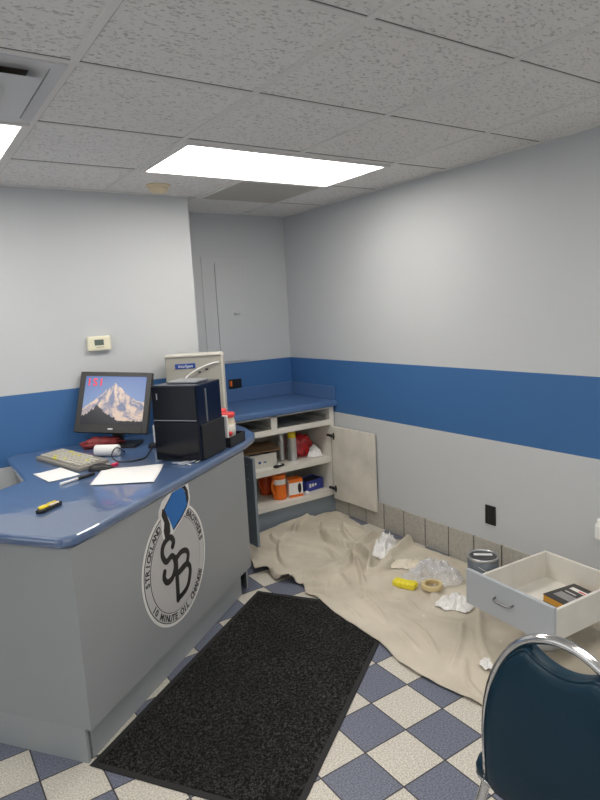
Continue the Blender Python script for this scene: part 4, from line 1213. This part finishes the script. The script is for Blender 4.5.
# back cushion: hoop outline with a scooped handhold at the top
ins_ = .008
outl = []
def smile(s): return .829 + ((s + .004) / .088) ** 2 * .036
for k in range(49):
    th = pi * k / 48; s, h = hoop(th)
    s *= (HW - ins_) / HW; h = H0 + (h - H0) * (HT - H0 - ins_) / (HT - H0)
    if h > smile(s) and abs(s) < .12: h = smile(s)
    outl.append((s, h))
outl += [(-(HW - ins_), .53), (-(HW - ins_), .48), (-(HW - ins_) + .003, .455), (-(HW - ins_) + .025, .435), (-.10, .43), (0, .428), (.10, .43), (HW - ins_ - .025, .435), (HW - ins_ - .003, .455), (HW - ins_, .48), (HW - ins_, .53)]
cu = new_bm(); cc = (0, .66); rings = []
for sc_, off in ((1., .0), (.985, -.020), (.95, -.030), (.85, -.034), (.5, -.037)):
    rings.append([cu.verts.new(bp(cc[0] + (s - cc[0]) * sc_, cc[1] + (h - cc[1]) * sc_, off)) for s, h in outl])
rb = []
for sc_, off in ((.985, .016), (.95, .022), (.85, .024), (.5, .024)):
    rb.append([cu.verts.new(bp(cc[0] + (s - cc[0]) * sc_, cc[1] + (h - cc[1]) * sc_, off)) for s, h in outl])
n = len(outl)
for seq in (rings, [rings[0]] + rb):
    for A, B in zip(seq, seq[1:]):
        for k in range(n):
            f = cu.faces.new((A[k], A[(k + 1) % n], B[(k + 1) % n], B[k])); f.smooth = True
    f = cu.faces.new(seq[-1]); f.smooth = True
bcsh = obj('back_cushion', cu, M['vinyl'], CH)
pip = new_bm()
add_tube(pip, [bp(s, h, -.021) for s, h in [(q[0] * .985, cc[1] + (q[1] - cc[1]) * .985) for q in outl]], .0035, 6, closed=True)
obj('welt', pip, M['vinyl'], bcsh)
# seat
st_ = []
for s, y in [(-.222, -.005), (-.238, .045), (-.236, .16), (-.225, .28), (-.20, .37), (-.13, .415), (0, .425), (.13, .415), (.20, .37), (.225, .28), (.236, .16), (.238, .045), (.222, -.005), (.12, -.015), (0, -.018), (-.12, -.015)]:
    st_.append((s, y, 0))
so = [(p.x, p.y) for p in smoothline(st_, 4, True)]
se = new_bm(); rings = []
for sc_, z in ((.96, .432), (1., .440), (1.005, .462), (.985, .480), (.92, .490), (.6, .498)):
    rings.append([se.verts.new((x * sc_, .2 + (y - .2) * sc_, z)) for x, y in so])
for A, B in zip(rings, rings[1:]):
    for k in range(len(so)):
        f = se.faces.new((A[k], A[(k + 1) % len(so)], B[(k + 1) % len(so)], B[k])); f.smooth = True
f = se.faces.new(rings[-1]); f.smooth = True; se.faces.new(rings[0][::-1])
seat = obj('seat', se, M['vinyl'], CH)
rm = new_bm(); add_tube(rm, [(x * .985, .2 + (y - .2) * .985, .437) for x, y in so], .006, 8, closed=True)
obj('seat_trim', rm, M['chrome'], seat)

# ------------------------------------------------------------------ camera, world, colour
cam = bpy.data.cameras.new('camera'); co = bpy.data.objects.new('camera', cam); COL.objects.link(co)
yaw, pitch, rl, FPX = -.58585, -.14859, -.05312, 606.25
fwd = Vector((-sin(yaw), cos(yaw), 0)); right = Vector((cos(yaw), sin(yaw), 0)); up = Vector((0, 0, 1))
f2 = fwd * cos(pitch) + up * sin(pitch); u2 = up * cos(pitch) - fwd * sin(pitch)
r3 = right * cos(rl) + u2 * sin(rl); u3 = u2 * cos(rl) - right * sin(rl)
co.matrix_world = Matrix(((r3.x, u3.x, -f2.x, 0), (r3.y, u3.y, -f2.y, 0), (r3.z, u3.z, -f2.z, 1.609), (0, 0, 0, 1)))
cam.sensor_fit = 'HORIZONTAL'; cam.sensor_width = 36; cam.lens = FPX / 600 * 36; cam.clip_start = .02
S.camera = co

w = bpy.data.worlds.new('world'); S.world = w; w.use_nodes = True
w.node_tree.nodes['Background'].inputs[0].default_value = (.92, .96, 1., 1); w.node_tree.nodes['Background'].inputs[1].default_value = 1.3

S.view_settings.view_transform = 'Standard'; S.view_settings.look = 'None'
S.view_settings.exposure = -.3; S.view_settings.gamma = 1; S.view_settings.use_curve_mapping = False
